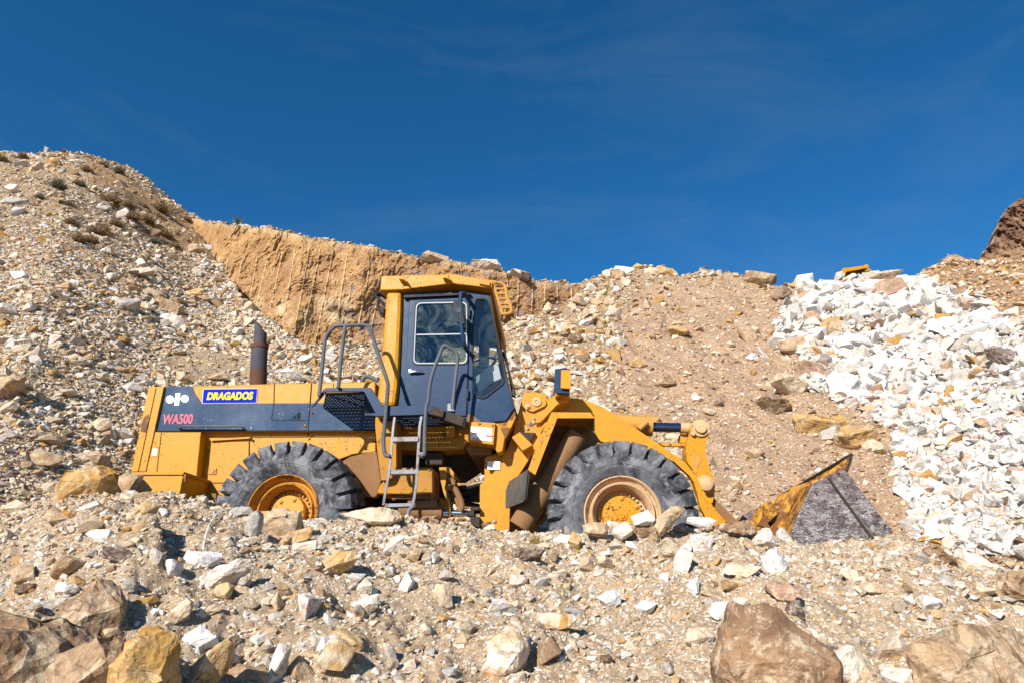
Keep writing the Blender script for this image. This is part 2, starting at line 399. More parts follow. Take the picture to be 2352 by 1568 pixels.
# noise displacement
am = np.ones_like(GZ)
nz = fbm(GX * .9, GY * .9, 6, 3, .55) * .16 + fbm(GX * .22, GY * .22, 3, 31) * .5 * np.clip((GY - 12) / 20, 0, 1.0)
sgm = lambda v: 1 / (1 + np.exp(-v))
nz_f = fbm(GX * 1.6, GY * 1.6, 6, 77, .6) * .20
nz_f = nz_f + .20 * sgm(-(PXg - 305 - .35 * (PYg - 1230) - 70 * fbm(PXg / 90, PYg / 70, 3, 91)) / 7) * sgm((PXg - 60) / 40) * sgm((PYg - 1185) / 9) * sgm((1345 - PYg) / 12)
isf = np.zeros_like(GZ); isf[:r1 + 6] = 1
pad = np.zeros_like(GZ); pad[r1 + 8:r3] = 1
reg = regions(PXg, PYg)
gul = np.where(reg == 1, np.abs(fbm(GX * .8 + fbm(GX * .4, GY * .3, 3, 61) * 1.6, GY * .22, 4, 8)) * -.45, 0)
disp = np.where(isf > 0, nz_f, np.where(pad > 0, nz * .25, nz * np.clip(GY / 18, .5, 1.6) + gul))
fadec = np.ones_like(GZ); fadec[r4 - 1:] = .6
GZ = GZ + disp * fadec
nr, nc = GZ.shape
soil = {0: (.29, .195, .11), 1: (.36, .24, .152), 2: (.31, .215, .125), 3: (.26, .20, .16), 4: (.30, .175, .09), 5: (.41, .31, .205), 6: (.35, .235, .135), 7: (.36, .265, .16), 8: (.30, .185, .09)}  # soil tones lowered overall, painting deeper shade into gaps between stones
Lut = np.array([soil[i] for i in range(9)])
col = Lut[reg]
for _ in range(3):     # soften colour borders
    col[1:-1, 1:-1] = (col[1:-1, 1:-1] * 2 + col[:-2, 1:-1] + col[2:, 1:-1] + col[1:-1, :-2] + col[1:-1, 2:]) / 6
def grid_mesh(name, X, Y, Z, colr, mat, smooth=True):
    nr, nc = Z.shape
    me = bpy.data.meshes.new(name)
    me.vertices.add(nr * nc); me.vertices.foreach_set('co', np.stack([X, Y, Z], -1).astype(np.float32).ravel())
    i = np.arange((nr - 1) * (nc - 1)); rr = i // (nc - 1); cc = i % (nc - 1); a = rr * nc + cc
    q = np.stack([a, a + 1, a + nc + 1, a + nc], -1).astype(np.int32)
    me.loops.add(q.size); me.loops.foreach_set('vertex_index', q.ravel())
    me.polygons.add(len(q)); me.polygons.foreach_set('loop_start', np.arange(0, q.size, 4, dtype=np.int32))
    me.polygons.foreach_set('use_smooth', np.full(len(q), smooth))
    me.update(calc_edges=True)
    at = me.color_attributes.new('Col', 'FLOAT_COLOR', 'POINT')
    at.data.foreach_set('color', np.concatenate([colr.reshape(-1, 3), np.ones((nr * nc, 1))], 1).astype(np.float32).ravel())
    me.materials.append(mat)
    o = bpy.data.objects.new(name, me); C.objects.link(o); return o
terr = grid_mesh('ground', GX, GY, GZ, col, M_DIRT); tag(terr, kind='structure')
pl = MB(); pl.add([(-900, -900, -2.6), (900, -900, -2.6), (900, 900, -2.6), (-900, 900, -2.6)], [(0, 1, 2, 3)])
k_ = N('far_dirt'); far_m = k_.out(k_.mix(k_.noise(.2, 6), (.36, .27, .17), (.44, .34, .23)), .95)
tag(pl.build('terrain', far_m), kind='structure')
# surface lookup by picture position
E = GZ / GY; RM = np.maximum.accumulate(E, axis=0)
def surf(x, y):
    """points of the visible ground surface for picture positions"""
    a, e = ae(x, y); ci = np.clip(np.searchsorted(A, a), 1, len(A) - 1)
    Y = np.full(len(a), np.nan)
    for n in range(len(a)):
        colm = RM[:r4, ci[n]]; j = np.searchsorted(colm, e[n])
        if 0 < j < r4: Y[n] = GY[j, ci[n]]
    return np.stack([a * Y, Y, e * Y], -1)
# ------------------------------------------------------------------ stones
def hull_proto(seed, n=13, boxy=.55):
    r = random.Random(seed); bm = bmesh.new()
    for _ in range(n):
        p = Vector((r.gauss(0, 1), r.gauss(0, 1), r.gauss(0, 1))).normalized()
        mx = max(abs(p.x), abs(p.y), abs(p.z)); p = p.lerp(p / mx, boxy) * r.uniform(.78, 1.05) * .5
        bm.verts.new(p)
    res = bmesh.ops.convex_hull(bm, input=bm.verts)
    junk = [v for v in bm.verts if not v.link_faces]; bmesh.ops.delete(bm, geom=junk, context='VERTS')
    bmesh.ops.triangulate(bm, faces=bm.faces)
    bmesh.ops.recalc_face_normals(bm, faces=bm.faces)
    bm.verts.index_update()
    v = np.array([tuple(x.co) for x in bm.verts]); f = np.array([[x.index for x in q.verts] for q in bm.faces]); bm.free(); return v, f
PROTO = [hull_proto(i, 11 + i % 5, .3 + .08 * (i % 6)) for i in range(36)]
PAL = {
 'white': ((.67, .63, .56), (.56, .49, .40)), 'bright': ((.74, .73, .71), (.60, .57, .53)), 'cream': ((.68, .58, .44), (.56, .42, .26)), 'tan': ((.46, .30, .16), (.56, .41, .25)),
 'ochre': ((.46, .25, .065), (.54, .34, .13)), 'brown': ((.20, .12, .07), (.28, .18, .11)), 'grey': ((.46, .42, .37), (.36, .31, .26)), 'rosy': ((.50, .36, .29), (.60, .47, .40)), 'dark': ((.10, .08, .08), (.18, .13, .11))}
PN = list(PAL); P0 = np.array([PAL[k][0] for k in PN]); P1 = np.array([PAL[k][1] for k in PN])
WT = {0: (.32, .06, .30, .17, .07, .04, .04, 0, 0), 1: (.16, .02, .30, .30, .10, .10, .02, 0, 0), 2: (.22, .04, .34, .22, .10, .06, .02, 0, 0), 3: (.24, .58, .03, .02, .02, .01, .05, .05, 0),
      4: (.12, 0, .26, .34, .12, .14, .02, 0, 0), 5: (.30, .14, .28, .14, .07, .03, .04, 0, 0), 6: (.2, .03, .32, .28, .1, .06, .01, 0, 0), 7: (.2, 0, .35, .25, .1, .1, 0, 0, 0), 8: (.10, 0, .26, .36, .14, .14, 0, 0, 0)}
WT = {k: np.array(v) / sum(v) for k, v in WT.items()}
def rotmats(n, flat):
    ang = rng.uniform(0, 2 * np.pi, n); c, s = np.cos(ang), np.sin(ang)
    Rz = np.zeros((n, 3, 3)); Rz[:, 0, 0] = c; Rz[:, 0, 1] = -s; Rz[:, 1, 0] = s; Rz[:, 1, 1] = c; Rz[:, 2, 2] = 1
    t = rng.normal(0, flat, n); c, s = np.cos(t), np.sin(t)
    Rx = np.zeros((n, 3, 3)); Rx[:, 0, 0] = 1; Rx[:, 1, 1] = c; Rx[:, 1, 2] = -s; Rx[:, 2, 1] = s; Rx[:, 2, 2] = c
    t = rng.normal(0, flat, n); c, s = np.cos(t), np.sin(t)
    Ry = np.zeros((n, 3, 3)); Ry[:, 1, 1] = 1; Ry[:, 0, 0] = c; Ry[:, 0, 2] = s; Ry[:, 2, 0] = -s; Ry[:, 2, 2] = c
    return Rx @ Ry @ Rz
def stones_mesh(name, pos, size, reg, flat=.45):
    n = len(pos); pid = rng.integers(0, len(PROTO), n)
    R = rotmats(n, flat)
    sc = np.stack([size * rng.uniform(.9, 1.5, n), size * rng.uniform(.7, 1.1, n), size * rng.uniform(.32, .85, n)], -1)
    ci = np.zeros(n, int)
    for r in np.unique(reg):
        q = np.where(reg == r)[0]; ci[q] = rng.choice(len(PN), len(q), p=WT[int(r)])
    sh = (rng.uniform(.82, 1.1, n) * np.where(reg == 3, rng.uniform(.84, 1.05, n), 1))[:, None]
    soilc = Lut[reg]; dst = rng.uniform(0, 1, n) ** 1.6 * np.where(np.isin(reg, (1, 6, 7, 8)), .7, np.where(reg == 3, .12, np.where(reg == 5, .5, .4)))
    VV = []; FF = []; CC = []; off = 0
    for k, (v, f) in enumerate(PROTO):
        q = np.where(pid == k)[0]
        if not len(q): continue
        vv = np.einsum('nij,nvj->nvi', R[q], v[None] * sc[q][:, None, :]) + pos[q][:, None, :]
        nv = len(v); ff = f[None] + (np.arange(len(q)) * nv)[:, None, None] + off
        mixv = np.clip(rng.normal(.35, .4, (len(q), nv, 1)), 0, 1)
        cc = (P0[ci[q]][:, None] * (1 - mixv) + P1[ci[q]][:, None] * mixv) * sh[q][:, None]
        dq = dst[q][:, None, None]; cc = cc * (1 - dq) + soilc[q][:, None] * dq
        VV.append(vv.reshape(-1, 3)); FF.append(ff.reshape(-1, 3)); CC.append(cc.reshape(-1, 3)); off += nv * len(q)
    V = np.concatenate(VV); F = np.concatenate(FF).astype(np.int32); Cc = np.concatenate(CC)
    me = bpy.data.meshes.new(name); me.vertices.add(len(V)); me.vertices.foreach_set('co', V.astype(np.float32).ravel())
    me.loops.add(F.size); me.loops.foreach_set('vertex_index', F.ravel()); me.polygons.add(len(F)); me.polygons.foreach_set('loop_start', np.arange(0, F.size, 3, dtype=np.int32))
    me.polygons.foreach_set('use_smooth', np.zeros(len(F), bool)); me.update(calc_edges=True)
    at = me.color_attributes.new('Col', 'FLOAT_COLOR', 'POINT'); at.data.foreach_set('color', np.concatenate([Cc, np.ones((len(Cc), 1))], 1).astype(np.float32).ravel())
    me.materials.append(M_STUFF)
    o = bpy.data.objects.new(name, me); C.objects.link(o); return o
def sample(n, smin, smax, alpha, dens, clump=0.0, yr=(340, 1640), xr=(-140, 2500), maxsize=9.):
    x = rng.uniform(*xr, n); y = rng.uniform(*yr, n)
    r = regions(x, y)
    u = rng.uniform(0, 1, n); g = 1 - alpha
    s = (smin ** g + u * (smax ** g - smin ** g)) ** (1 / g)
    keep = rng.uniform(0, 1, n) < np.array([dens[i] for i in range(9)])[r]
    if clump:
        keep &= (fbm(x / 60, y / 40, 4, 21) + rng.normal(0, .12, n)) > -clump
    x, y, r, s = x[keep], y[keep], r[keep], s[keep]
    s = s * np.where((x < 800) & (y < 950) & (s > 5), np.clip(.60 + (y - 380) / 800, .6, 1), 1)
    P = surf(x, y); ok = ~np.isnan(P[:, 1]); P, r, s, x, y = P[ok], r[ok], s[ok], x[ok], y[ok]
    dep = P[:, 1] * CP + P[:, 2] * SP; size = np.minimum(s * dep / FPX, maxsize)
    return P, size, r, x, y
# ------------------------------------------------------------------ loose stone cover (uncountable)
D_ALL = (1.0, .28, .75, .7, .5, .70, .35, .40, .45)
P, sz, rg, _, _ = sample(190000, 3.4, 17, 2.15, D_ALL)
P[:, 2] += sz * np.where(rg == 5, .02, .12)
tag(stones_mesh('rubble', P, sz, rg), 'dense cover of small broken stones over the slopes and the berm', 'rubble', kind='stuff')
P, sz, rg, _, _ = sample(24000, 12, 34, 2.7, (.9, .13, 1.0, 1.0, .5, .55, .2, .12, .25), clump=.16)
P[:, 2] += sz * np.where(rg == 5, .04, .16)
tag(stones_mesh('rubble', P, sz, rg), 'larger broken stones scattered through the rubble slopes', 'rubble', kind='stuff')
P, sz, rg, _, _ = sample(150000, 2.4, 8.5, 2.0, (0, .5, .3, .0, .5, 1.0, .8, .9, .7), yr=(560, 1640))
P[:, 2] += sz * .1
tag(stones_mesh('gravel', P, sz, rg, .8), 'fine pale gravel lying in the sandy soil', 'gravel', kind='stuff')
P, sz, rg, _, _ = sample(5200, 24, 52, 2.9, (.30, .02, .75, 1.0, .2, .20, .02, .0, .1), clump=.10)
P[:, 2] += sz * .12
tag(stones_mesh('rubble', P, sz, rg, .6), 'piled broken blocks too many to tell apart', 'rubble', kind='stuff')
P, sz, rg, _, _ = sample(15000, 10, 56, 2.25, (0, 0, 0, 1.0, 0, 0, 0, 0, 0), xr=(1740, 2500), yr=(600, 1320))
P[:, 2] += sz * .15
tag(stones_mesh('rubble', P, sz, rg, .6), 'closely packed white marble blocks too many to count', 'rubble', kind='stuff')
P, sz, rg, _, _ = sample(80000, 4.8, 15, 1.8, (1, 0, .35, 0, 0, 0, 0, 0, .35), xr=(-140, 1000), yr=(340, 1240))
P[:, 2] += sz * .12
tag(stones_mesh('rubble', P, sz, rg), 'tightly packed small stones of the left scree', 'rubble', kind='stuff')
# stones along the skyline so that the crest is ragged
ys_ = []
x = rng.uniform(-60, 2420, 2600); cy = np.interp(x, [p[0] for p in crest], [p[1] for p in crest]); s = 4 + 12 * rng.uniform(0, 1, 2600) ** 3
r_ = regions(x, cy + 16); s = np.where(np.isin(r_, (1, 4, 8)) & (rng.uniform(0, 1, 2600) < .4), 3, s)
Pq = surf(x, cy + rng.uniform(0, 9, 2600)); ok = ~np.isnan(Pq[:, 1]) & ((x < 440) | (x > 1120) | (s < 11))
Pq, s, r_ = Pq[ok], s[ok], r_[ok]; szz = s * (Pq[:, 1] * CP + Pq[:, 2] * SP) / FPX; Pq[:, 2] += szz * .25
tag(stones_mesh('rubble', Pq, szz, r_), 'ragged line of stones along the top of the slopes', 'rubble', kind='stuff')
# ------------------------------------------------------------------ individual rocks
ROCKM = {}
for nm, (b, b2, vn) in {'white': ((.74, .70, .66), (.58, .46, .36), .3), 'bright': ((.78, .77, .76), (.66, .62, .59), .2), 'cream': ((.66, .57, .44), (.50, .36, .22), .3), 'tan': ((.46, .33, .21), (.36, .23, .12), .35),
        'ochre': ((.42, .23, .06), (.52, .36, .17), .3), 'brown': ((.26, .165, .095), (.17, .10, .055), .45), 'grey': ((.46, .44, .41), (.34, .31, .28), .3), 'rosy': ((.42, .26, .18), (.34, .22, .14), .2),
        'dark': ((.16, .10, .08), (.10, .065, .055), .3), 'slate': ((.12, .10, .11), (.24, .17, .14), .3), 'veined': ((.74, .70, .64), (.48, .25, .06), .3), 'capped': ((.46, .28, .10), (.70, .64, .55), .3)}.items():
    ROCKM[nm] = m_rock(nm + '_rock', False, True, base=b, base2=b2, vein=vn * .35)
ROCKB = {k: m_rock(k + '_boulder', False, True, base=b, base2=b2, vein=v * .45, bs=.6) for k, b, b2, v in (('brown', (.31, .19, .105), (.18, .105, .06), .0), ('ochre', (.42, .23, .06), (.50, .33, .14), .0), ('tan', (.44, .31, .19), (.30, .19, .11), .0), ('yellow', (.47, .29, .10), (.38, .23, .10), .0))}
def rock_mesh(seed, dims, npts=15, boxy=.6, sub=2, rough=.05, freq=3.0):
    """faceted broken stone: hull, cut subdivision, then layered noise"""
    r = random.Random(seed); bm = bmesh.new()
    for _ in range(npts):
        p = Vector((r.gauss(0, 1), r.gauss(0, 1), r.gauss(0, 1))).normalized()
        mx = max(abs(p.x), abs(p.y), abs(p.z)); bm.verts.new(p.lerp(p / mx, boxy) * r.uniform(.84, 1.03) * .5)
    bmesh.ops.convex_hull(bm, input=bm.verts)
    bmesh.ops.delete(bm, geom=[v for v in bm.verts if not v.link_faces], context='VERTS')
    # normalise to the box
    for i in range(3):
        lo = min(v.co[i] for v in bm.verts); hi = max(v.co[i] for v in bm.verts)
        for v in bm.verts: v.co[i] = ((v.co[i] - lo) / (hi - lo) - .5) * dims[i]
    sharp = min(dims)
    for _c in range(r.randint(4, 7) if sub >= 3 else r.randint(0, 2)):
        nn = Vector((r.gauss(0, 1), r.gauss(0, 1) - .6, r.gauss(0, 1) + .3)).normalized(); sup = sum(abs(nn[i]) * dims[i] * .5 for i in range(3))
        g = bmesh.ops.bisect_plane(bm, geom=list(bm.verts) + list(bm.edges) + list(bm.faces), plane_co=nn * sup * r.uniform(.48, .66), plane_no=nn, clear_outer=True)
        ed = [e for e in g['geom_cut'] if isinstance(e, bmesh.types.BMEdge)]
        if ed: bmesh.ops.contextual_create(bm, geom=ed)
    bmesh.ops.recalc_face_normals(bm, faces=bm.faces)
    bmesh.ops.bevel(bm, geom=list(bm.edges), offset=sharp * .035, segments=1, affect='EDGES', clamp_overlap=True)
    bmesh.ops.triangulate(bm, faces=bm.faces)
    for k in range(sub): bmesh.ops.subdivide_edges(bm, edges=[e for e in bm.edges if e.calc_length() > sharp * (.34 if k == 0 else .2 / k)], cuts=1, use_grid_fill=True)
    bmesh.ops.triangulate(bm, faces=bm.faces)
    off = Vector((r.uniform(0, 50), r.uniform(0, 50), r.uniform(0, 50))); L = max(dims)
    bm.normal_update()
    for v in bm.verts:
        q = v.co / sharp * freq * .5 + off
        n = mnoise.fractal(q, .7, 2.1, 6) - (.9 * abs(mnoise.noise(q * 2.3 + Vector((9, 3, 1)))) if sub >= 3 else 0)
        lay = abs((q.z * 1.4 + .6 * mnoise.noise(q * .6)) % 1.0 - .5) - .25
        v.co += v.normal * sharp * (rough * n * 1.3 + rough * .8 * lay)
    me = bpy.data.meshes.new('rock'); bm.to_mesh(me); bm.free(); return me
NR = 0
def rock(x, y, w, h, ang, tone, label, name='rock', cat='rock', depth=None, Y=None, boxy=.6, sub=2, npts=15, rough=.05, grp=None, bury=.12, mesh=None, seed=None, tiltx=None):
    """a stone whose middle sits at picture place (x, y), w x h picture px large, turned by ang degrees in the upright plane"""
    global NR; NR += 1
    if Y is None:
        p = surf(np.array([float(x)]), np.array([float(y) + h * .28]))[0]
        if math.isnan(p[1]): p = np.array(W(x, y, 6.3))
        Y = p[1] - 0
    if y > np.interp(x, [q[0] for q in fore], [q[1] for q in fore]) - 48: Y = min(Y, 6.12)
    r = ray(x, y); c = r * (Y / r.y); dep = Y * (1 / r.y)
    ww, hh = w * dep / FPX, h * dep / FPX
    dd = depth if depth else max(min(ww, hh) * 1.05, .6 * min(max(ww, hh), 1.6 * min(ww, hh)))
    sd = seed or (NR * 13 + 5)
    me = mesh or rock_mesh(sd, (ww, dd, hh), npts, boxy, sub, rough)
    if not me.materials: me.materials.append(tone if not isinstance(tone, str) else ROCKM[tone])
    o = bpy.data.objects.new(name, me); C.objects.link(o)
    c = c * ((Y + dd * (bury - (.34 if Y < 6.2 else .40))) / Y - 0)
    if Y < 6.2: c.z -= hh * .07
    o.location = c
    rr = random.Random(sd)
    o.rotation_euler = (tiltx if tiltx is not None else -PIT * .5 + rr.uniform(-.12, .12), math.radians(ang), rr.uniform(-.25, .25))
    tag(o, label, cat, grp); return o
H = rock
# berm and foreground, named one by one
H(218, 1106, 168, 104, -6, ROCKB['ochre'], 'large ochre boulder left of the loader step box', 'boulder', 'boulder', boxy=.7, sub=3, rough=.06, npts=15)
H(306, 1112, 66, 62, 20, 'tan', 'tan rock leaning on the right side of the ochre boulder', boxy=.4)
H(60, 1530, 460, 300, 8, ROCKB['brown'], 'huge dark brown boulder filling the bottom left corner', 'boulder', 'boulder', boxy=.7, sub=4, rough=.06, npts=15, bury=.3)
H(205, 1545, 180, 150, -32, ROCKB['tan'], 'cracked tan boulder against the huge brown boulder in the corner', 'boulder', 'boulder', sub=3, rough=.06)
H(225, 1395, 150, 120, 40, ROCKB['tan'], 'striated tan outcrop under the shaded hollow at lower left', 'outcrop', 'outcrop', sub=3, rough=.06, bury=.3)
H(338, 1518, 150, 190, 28, ROCKB['ochre'], 'tall ochre slab at the bottom edge left of the white blocks', 'boulder', 'boulder', boxy=.6, sub=3, rough=.06)
H(483, 1522, 72, 150, 34, 'capped', 'long ochre and white block leaning to the right at the bottom edge', boxy=.8)
H(458, 1462, 84, 52, -12, 'bright', 'white block resting above the leaning ochre and white block', boxy=.7)
H(560, 1546, 126, 46, -4, 'tan', 'flat tan slab at the bottom edge with gravel on its top', boxy=.9)
H(640, 1522, 40, 98, 6, 'white', 'upright pale slab standing at the bottom edge', boxy=.85)
H(700, 1530, 70, 60, 10, 'tan', 'tan angular rock right of the upright pale slab')
H(655, 1202, 108, 78, 4, 'tan', 'big beige block in front of the rear wheel', boxy=.75, sub=3)
H(588, 1205, 46, 70, -24, 'grey', 'grey wedge stone left of the big beige block', boxy=.5)
H(680, 1232, 84, 34, -16, 'ochre', 'ochre rock lying under the big beige block')
H(850, 1182, 152, 46, -3, 'cream', 'long layered cream slab between rear wheel and ladder', boxy=.8, sub=3)
H(772, 1292, 116, 58, -24, 'capped', 'ochre brown angular block on the sandy slope below the layered slab', boxy=.8, sub=3)
H(508, 1322, 150, 42, -24, 'white', 'long white bar shaped rock tilted up to the right', boxy=.9, sub=3)
H(466, 1278, 88, 46, 6, 'bright', 'white block just above the long bar shaped rock', boxy=.6)
H(393, 1305, 68, 42, 4, 'bright', 'white block left of the long bar shaped rock', boxy=.6)
H(514, 1358, 52, 40, -18, 'ochre', 'small ochre block under the long bar shaped rock', boxy=.7)
H(232, 1226, 58, 34, 16, 'white', 'pale rounded block on the shaded gully edge at left')
H(132, 1184, 66, 40, 8, 'tan', 'flat tan stone below the ochre boulder')
H(40, 1162, 70, 36, 6, 'cream', 'cream flat rock at the left edge level with the bumper')
H(335, 1165, 58, 44, 22, 'ochre', 'yellow ochre rock below the loader step box')
H(270, 1268, 70, 34, 8, 'dark', 'dark grey rock in the shaded gully at left')
H(160, 1290, 70, 60, -30, 'tan', 'tan wedge left of the shaded gully')
H(58, 1315, 56, 38, -14, 'tan', 'tan rock near the left edge above the huge brown boulder')
H(118, 1388, 110, 26, -10, 'grey', 'thin grey slab jutting over the shaded hollow', boxy=.9)
H(210, 1372, 80, 24, 14, 'cream', 'pale flat slab on the rim of the hollow at left', boxy=.9)
H(1165, 1486, 92, 142, 22, 'veined', 'big white wedge with a rusty ochre vein at the bottom centre', boxy=.6, sub=3, npts=12)
H(1276, 1424, 100, 44, -4, 'veined', 'layered white and ochre rock right of the big white wedge', boxy=.85)
H(1155, 1394, 78, 46, 2, 'bright', 'white triangular rock above the big white wedge', boxy=.3, npts=8)
H(1260, 1490, 50, 84, 22, 'brown', 'striated brown rock right of the big white wedge', boxy=.6)
H(1018, 1364, 44, 60, -10, 'cream', 'thin pale slab standing in the gravel at centre', boxy=.5)
H(1210, 1274, 76, 46, 8, 'dark', 'dark brown rock in the gravel below the yellow front frame', boxy=.35, sub=3)
H(1148, 1385, 40, 26, 0, 'white', 'small white stone between the dark rock and the white wedge')
H(1535, 1190, 118, 42, -36, 'tan', 'brown elongated rock leaning against the front tyre', boxy=.8, sub=3)
H(1484, 1216, 56, 30, 6, 'brown', 'dark brown stone under the leaning rock')
H(1430, 1214, 46, 42, 2, 'white', 'white blocky rock in front of the front hub', boxy=.85)
H(1478, 1188, 52, 40, -14, 'bright', 'bright white rock behind the leaning brown rock')
H(1366, 1212, 62, 30, 6, 'tan', 'tan flat rock left of the white block by the front hub')
H(1612, 1198, 74, 26, 4, 'bright', 'grey white rock between front tyre and brown log shaped rock')
H(1684, 1208, 96, 42, 2, ROCKB['brown'], 'brown log shaped rock left of the bucket', boxy=.85, sub=3, rough=.10)
H(1752, 1234, 54, 56, 6, 'white', 'big white rock in front of the bucket')
H(1778, 1286, 58, 64, -8, 'bright', 'big white block below the other one in front of the bucket', boxy=.8, sub=3)
H(1800, 1228, 34, 34, 0, 'white', 'white rounded rock at the foot of the bucket plate')
H(1722, 1252, 26, 50, -12, 'tan', 'tan upright stone left of the big white rocks')
H(1609, 1244, 54, 50, 10, 'white', 'round flat white rock right below the front tyre')
H(1566, 1284, 38, 70, 24, 'white', 'long white rock tilted right on the gravel slope', boxy=.7)
H(1700, 1308, 92, 34, 2, 'cream', 'cream slab with square end below the white rocks', boxy=.9)
H(1794, 1356, 100, 42, 14, 'rosy', 'reddish brown flat slab on the slope at right', boxy=.6, sub=3)
H(1828, 1395, 40, 44, 30, 'dark', 'dark rock wedged under the reddish slab')
H(1500, 1234, 34, 22, -10, 'tan', 'tan stone below the leaning brown rock')
H(1320, 1240, 34, 36, 26, 'ochre', 'ochre block in the gravel left of the front tyre', boxy=.8)
H(1295, 1236, 56, 26, -6, 'bright', 'white flat rock left of the ochre block near the front tyre')
H(1352, 1292, 40, 36, 10, 'tan', 'tan block with shaded side below the front tyre', boxy=.8)
H(1775, 1525, 250, 250, 14, ROCKB['brown'], 'large rounded brown boulder at the lower right', 'boulder', 'boulder', boxy=.7, sub=4, rough=.06, npts=15, bury=.2)
H(2240, 1525, 360, 250, -14, ROCKB['tan'], 'large streaked tan boulder in the bottom right corner', 'boulder', 'boulder', boxy=.7, sub=4, rough=.06, npts=15, bury=.2)
H(1955, 1520, 130, 86, 10, 'capped', 'cream and rusty rock between the two large boulders', sub=3)
H(2038, 1480, 84, 66, -4, 'cream', 'broad cream rock above the gap of the two large boulders', boxy=.7)
H(2052, 1546, 66, 44, 6, 'white', 'small cream rock at the bottom edge between the boulders')
H(1609, 1460, 80, 38, 6, 'cream', 'cream rock left of the large brown boulder', boxy=.5)
H(2162, 1276, 126, 40, 36, ROCKB['brown'], 'brown log shaped rock sloping down from the white pile', boxy=.85, sub=3, rough=.10)
H(2244, 1292, 116, 48, 26, 'capped', 'flat brown and white rock right of the sloping log shaped rock', boxy=.8, sub=3)
H(2330, 1334, 72, 76, 12, ROCKB['tan'], 'brown boulder cut by the right edge of the picture', 'boulder', 'boulder', sub=3, rough=.10)
H(2010, 1349, 70, 24, 4, 'cream', 'flat cream stone on the sandy slope at right')
H(2090, 1378, 40, 28, 12, 'white', 'left one of two white stones on the sandy slope at right')
H(2138, 1381, 50, 36, -12, 'bright', 'right one of two white stones on the sandy slope at right', boxy=.8)
H(1948, 1318, 44, 36, 8, 'cream', 'cream round stone on the slope below the bucket')
H(2150, 1408, 26, 22, 0, 'ochre', 'small ochre stone below the two white stones')
H(700, 1252, 60, 26, -4, 'white', 'flat white stone right of the ochre rock under the beige block')
H(560, 1240, 54, 20, 0, 'cream', 'small flat cream stone below the grey wedge stone')
H(610, 1180, 60, 24, -8, 'ochre', 'ochre stone on the crest in front of the rear hub')
H(545, 1176, 80, 22, -10, 'grey', 'long grey stone on the crest left of the ochre crest stone')
H(735, 1200, 70, 20, 6, 'bright', 'white stone between the beige block and the layered slab')
H(905, 1250, 40, 56, 30, 'white', 'white stone tilted in the gravel below the ladder')
H(955, 1275, 34, 34, 0, 'tan', 'tan cube shaped stone casting a shadow below the ladder', boxy=.9)
H(935, 1335, 34, 48, 18, 'bright', 'white upright stone in the centre of the gravel slope')
H(840, 1376, 70, 28, -6, 'bright', 'white flat stone in the gravel left of centre', boxy=.5)
H(845, 1396, 46, 26, 0, 'cream', 'cream stone just below the white flat one left of centre')
H(705, 1385, 70, 74, 40, 'white', 'white triangular slab on the gravel at lower left centre', boxy=.4, npts=9)
H(640, 1380, 34, 44, 10, 'cream', 'cream wedge left of the white triangular slab', npts=8)
H(770, 1500, 70, 90, 40, 'capped', 'rust spotted slab at the bottom left of centre')
H(745, 1475, 60, 40, -10, 'bright', 'white stone above the rust spotted slab')
H(800, 1462, 80, 34, 26, 'ochre', 'curved ochre slab above the rust spotted one')
H(895, 1500, 30, 46, -20, 'grey', 'grey upright stone at the bottom left of centre')
H(930, 1530, 60, 36, -18, 'white', 'white pale stone at the bottom edge left of centre')
H(1065, 1468, 40, 28, 0, 'cream', 'cream round stone left of the big white wedge')
H(980, 1445, 36, 34, 0, 'cream', 'cream cube stone in the lower centre gravel', boxy=.8)
H(1190, 1330, 44, 34, -10, 'white', 'white stone below the dark brown rock')
H(1400, 1370, 50, 46, 14, 'bright', 'white flat stone pressed into the gravel right of centre', boxy=.4)
H(1485, 1390, 48, 44, -24, 'bright', 'triangular white stone pressed into the gravel right of centre', npts=8)
H(1590, 1340, 30, 44, 6, 'bright', 'pointed white stone on the gravel below the long tilted one', npts=8)
H(1650, 1370, 90, 20, 28, 'tan', 'long thin dark topped stone pointing down to the right', boxy=.7)
H(1655, 1400, 50, 42, 0, 'bright', 'pale flat stone above the large brown boulder')
H(1700, 1385, 34, 36, 0, 'white', 'white cube stone above the large brown boulder', boxy=.8)
H(150, 1350, 60, 30, 10, 'white', 'white stone above the thin grey slab at lower left')
H(300, 1340, 40, 34, 0, 'grey', 'grey stone at the foot of the shaded gully')
H(420, 1400, 46, 60, 14, 'cream', 'cream upright stone left of the small ochre block')
H(470, 1405, 80, 20, -22, 'cream', 'thin cream slab below the long bar shaped rock', boxy=.8)
# slopes behind
H(1889, 812, 76, 44, 18, 'veined', 'layered white and rusty block at the left edge of the white pile', boxy=.7)
H(1820, 795, 64, 40, 2, 'tan', 'square tan block at the left edge of the white pile', boxy=.85)
H(1866, 848, 78, 46, 12, 'rosy', 'reddish brown block below the layered one in the white pile')
H(1811, 884, 86, 58, 6, 'cream', 'cream cracked boulder under the white pile edge', boxy=.4, sub=3)
H(1932, 886, 86, 62, -12, 'bright', 'largest bright white boulder of the white pile', sub=3)
H(1957, 846, 100, 44, -14, 'grey', 'grey white long block above the bright white boulder', boxy=.7)
H(1780, 930, 84, 56, 8, 'brown', 'dark brown rock embedded in the dirt left of the white pile', sub=3)
H(1865, 735, 44, 38, 0, 'rosy', 'brown faced block high on the left side of the white pile')
H(1913, 757, 36, 50, -12, 'tan', 'upright tan rock between white blocks of the pile')
H(2039, 665, 92, 42, -12, 'rosy', 'big pinkish block near the top of the white pile')
H(2136, 651, 44, 32, 4, 'white', 'square pale block at the right of the pile crest', boxy=.8)
H(2037, 632, 82, 18, -6, 'tan', 'flat tan slab on the crest right of the yellow dump body', boxy=.8)
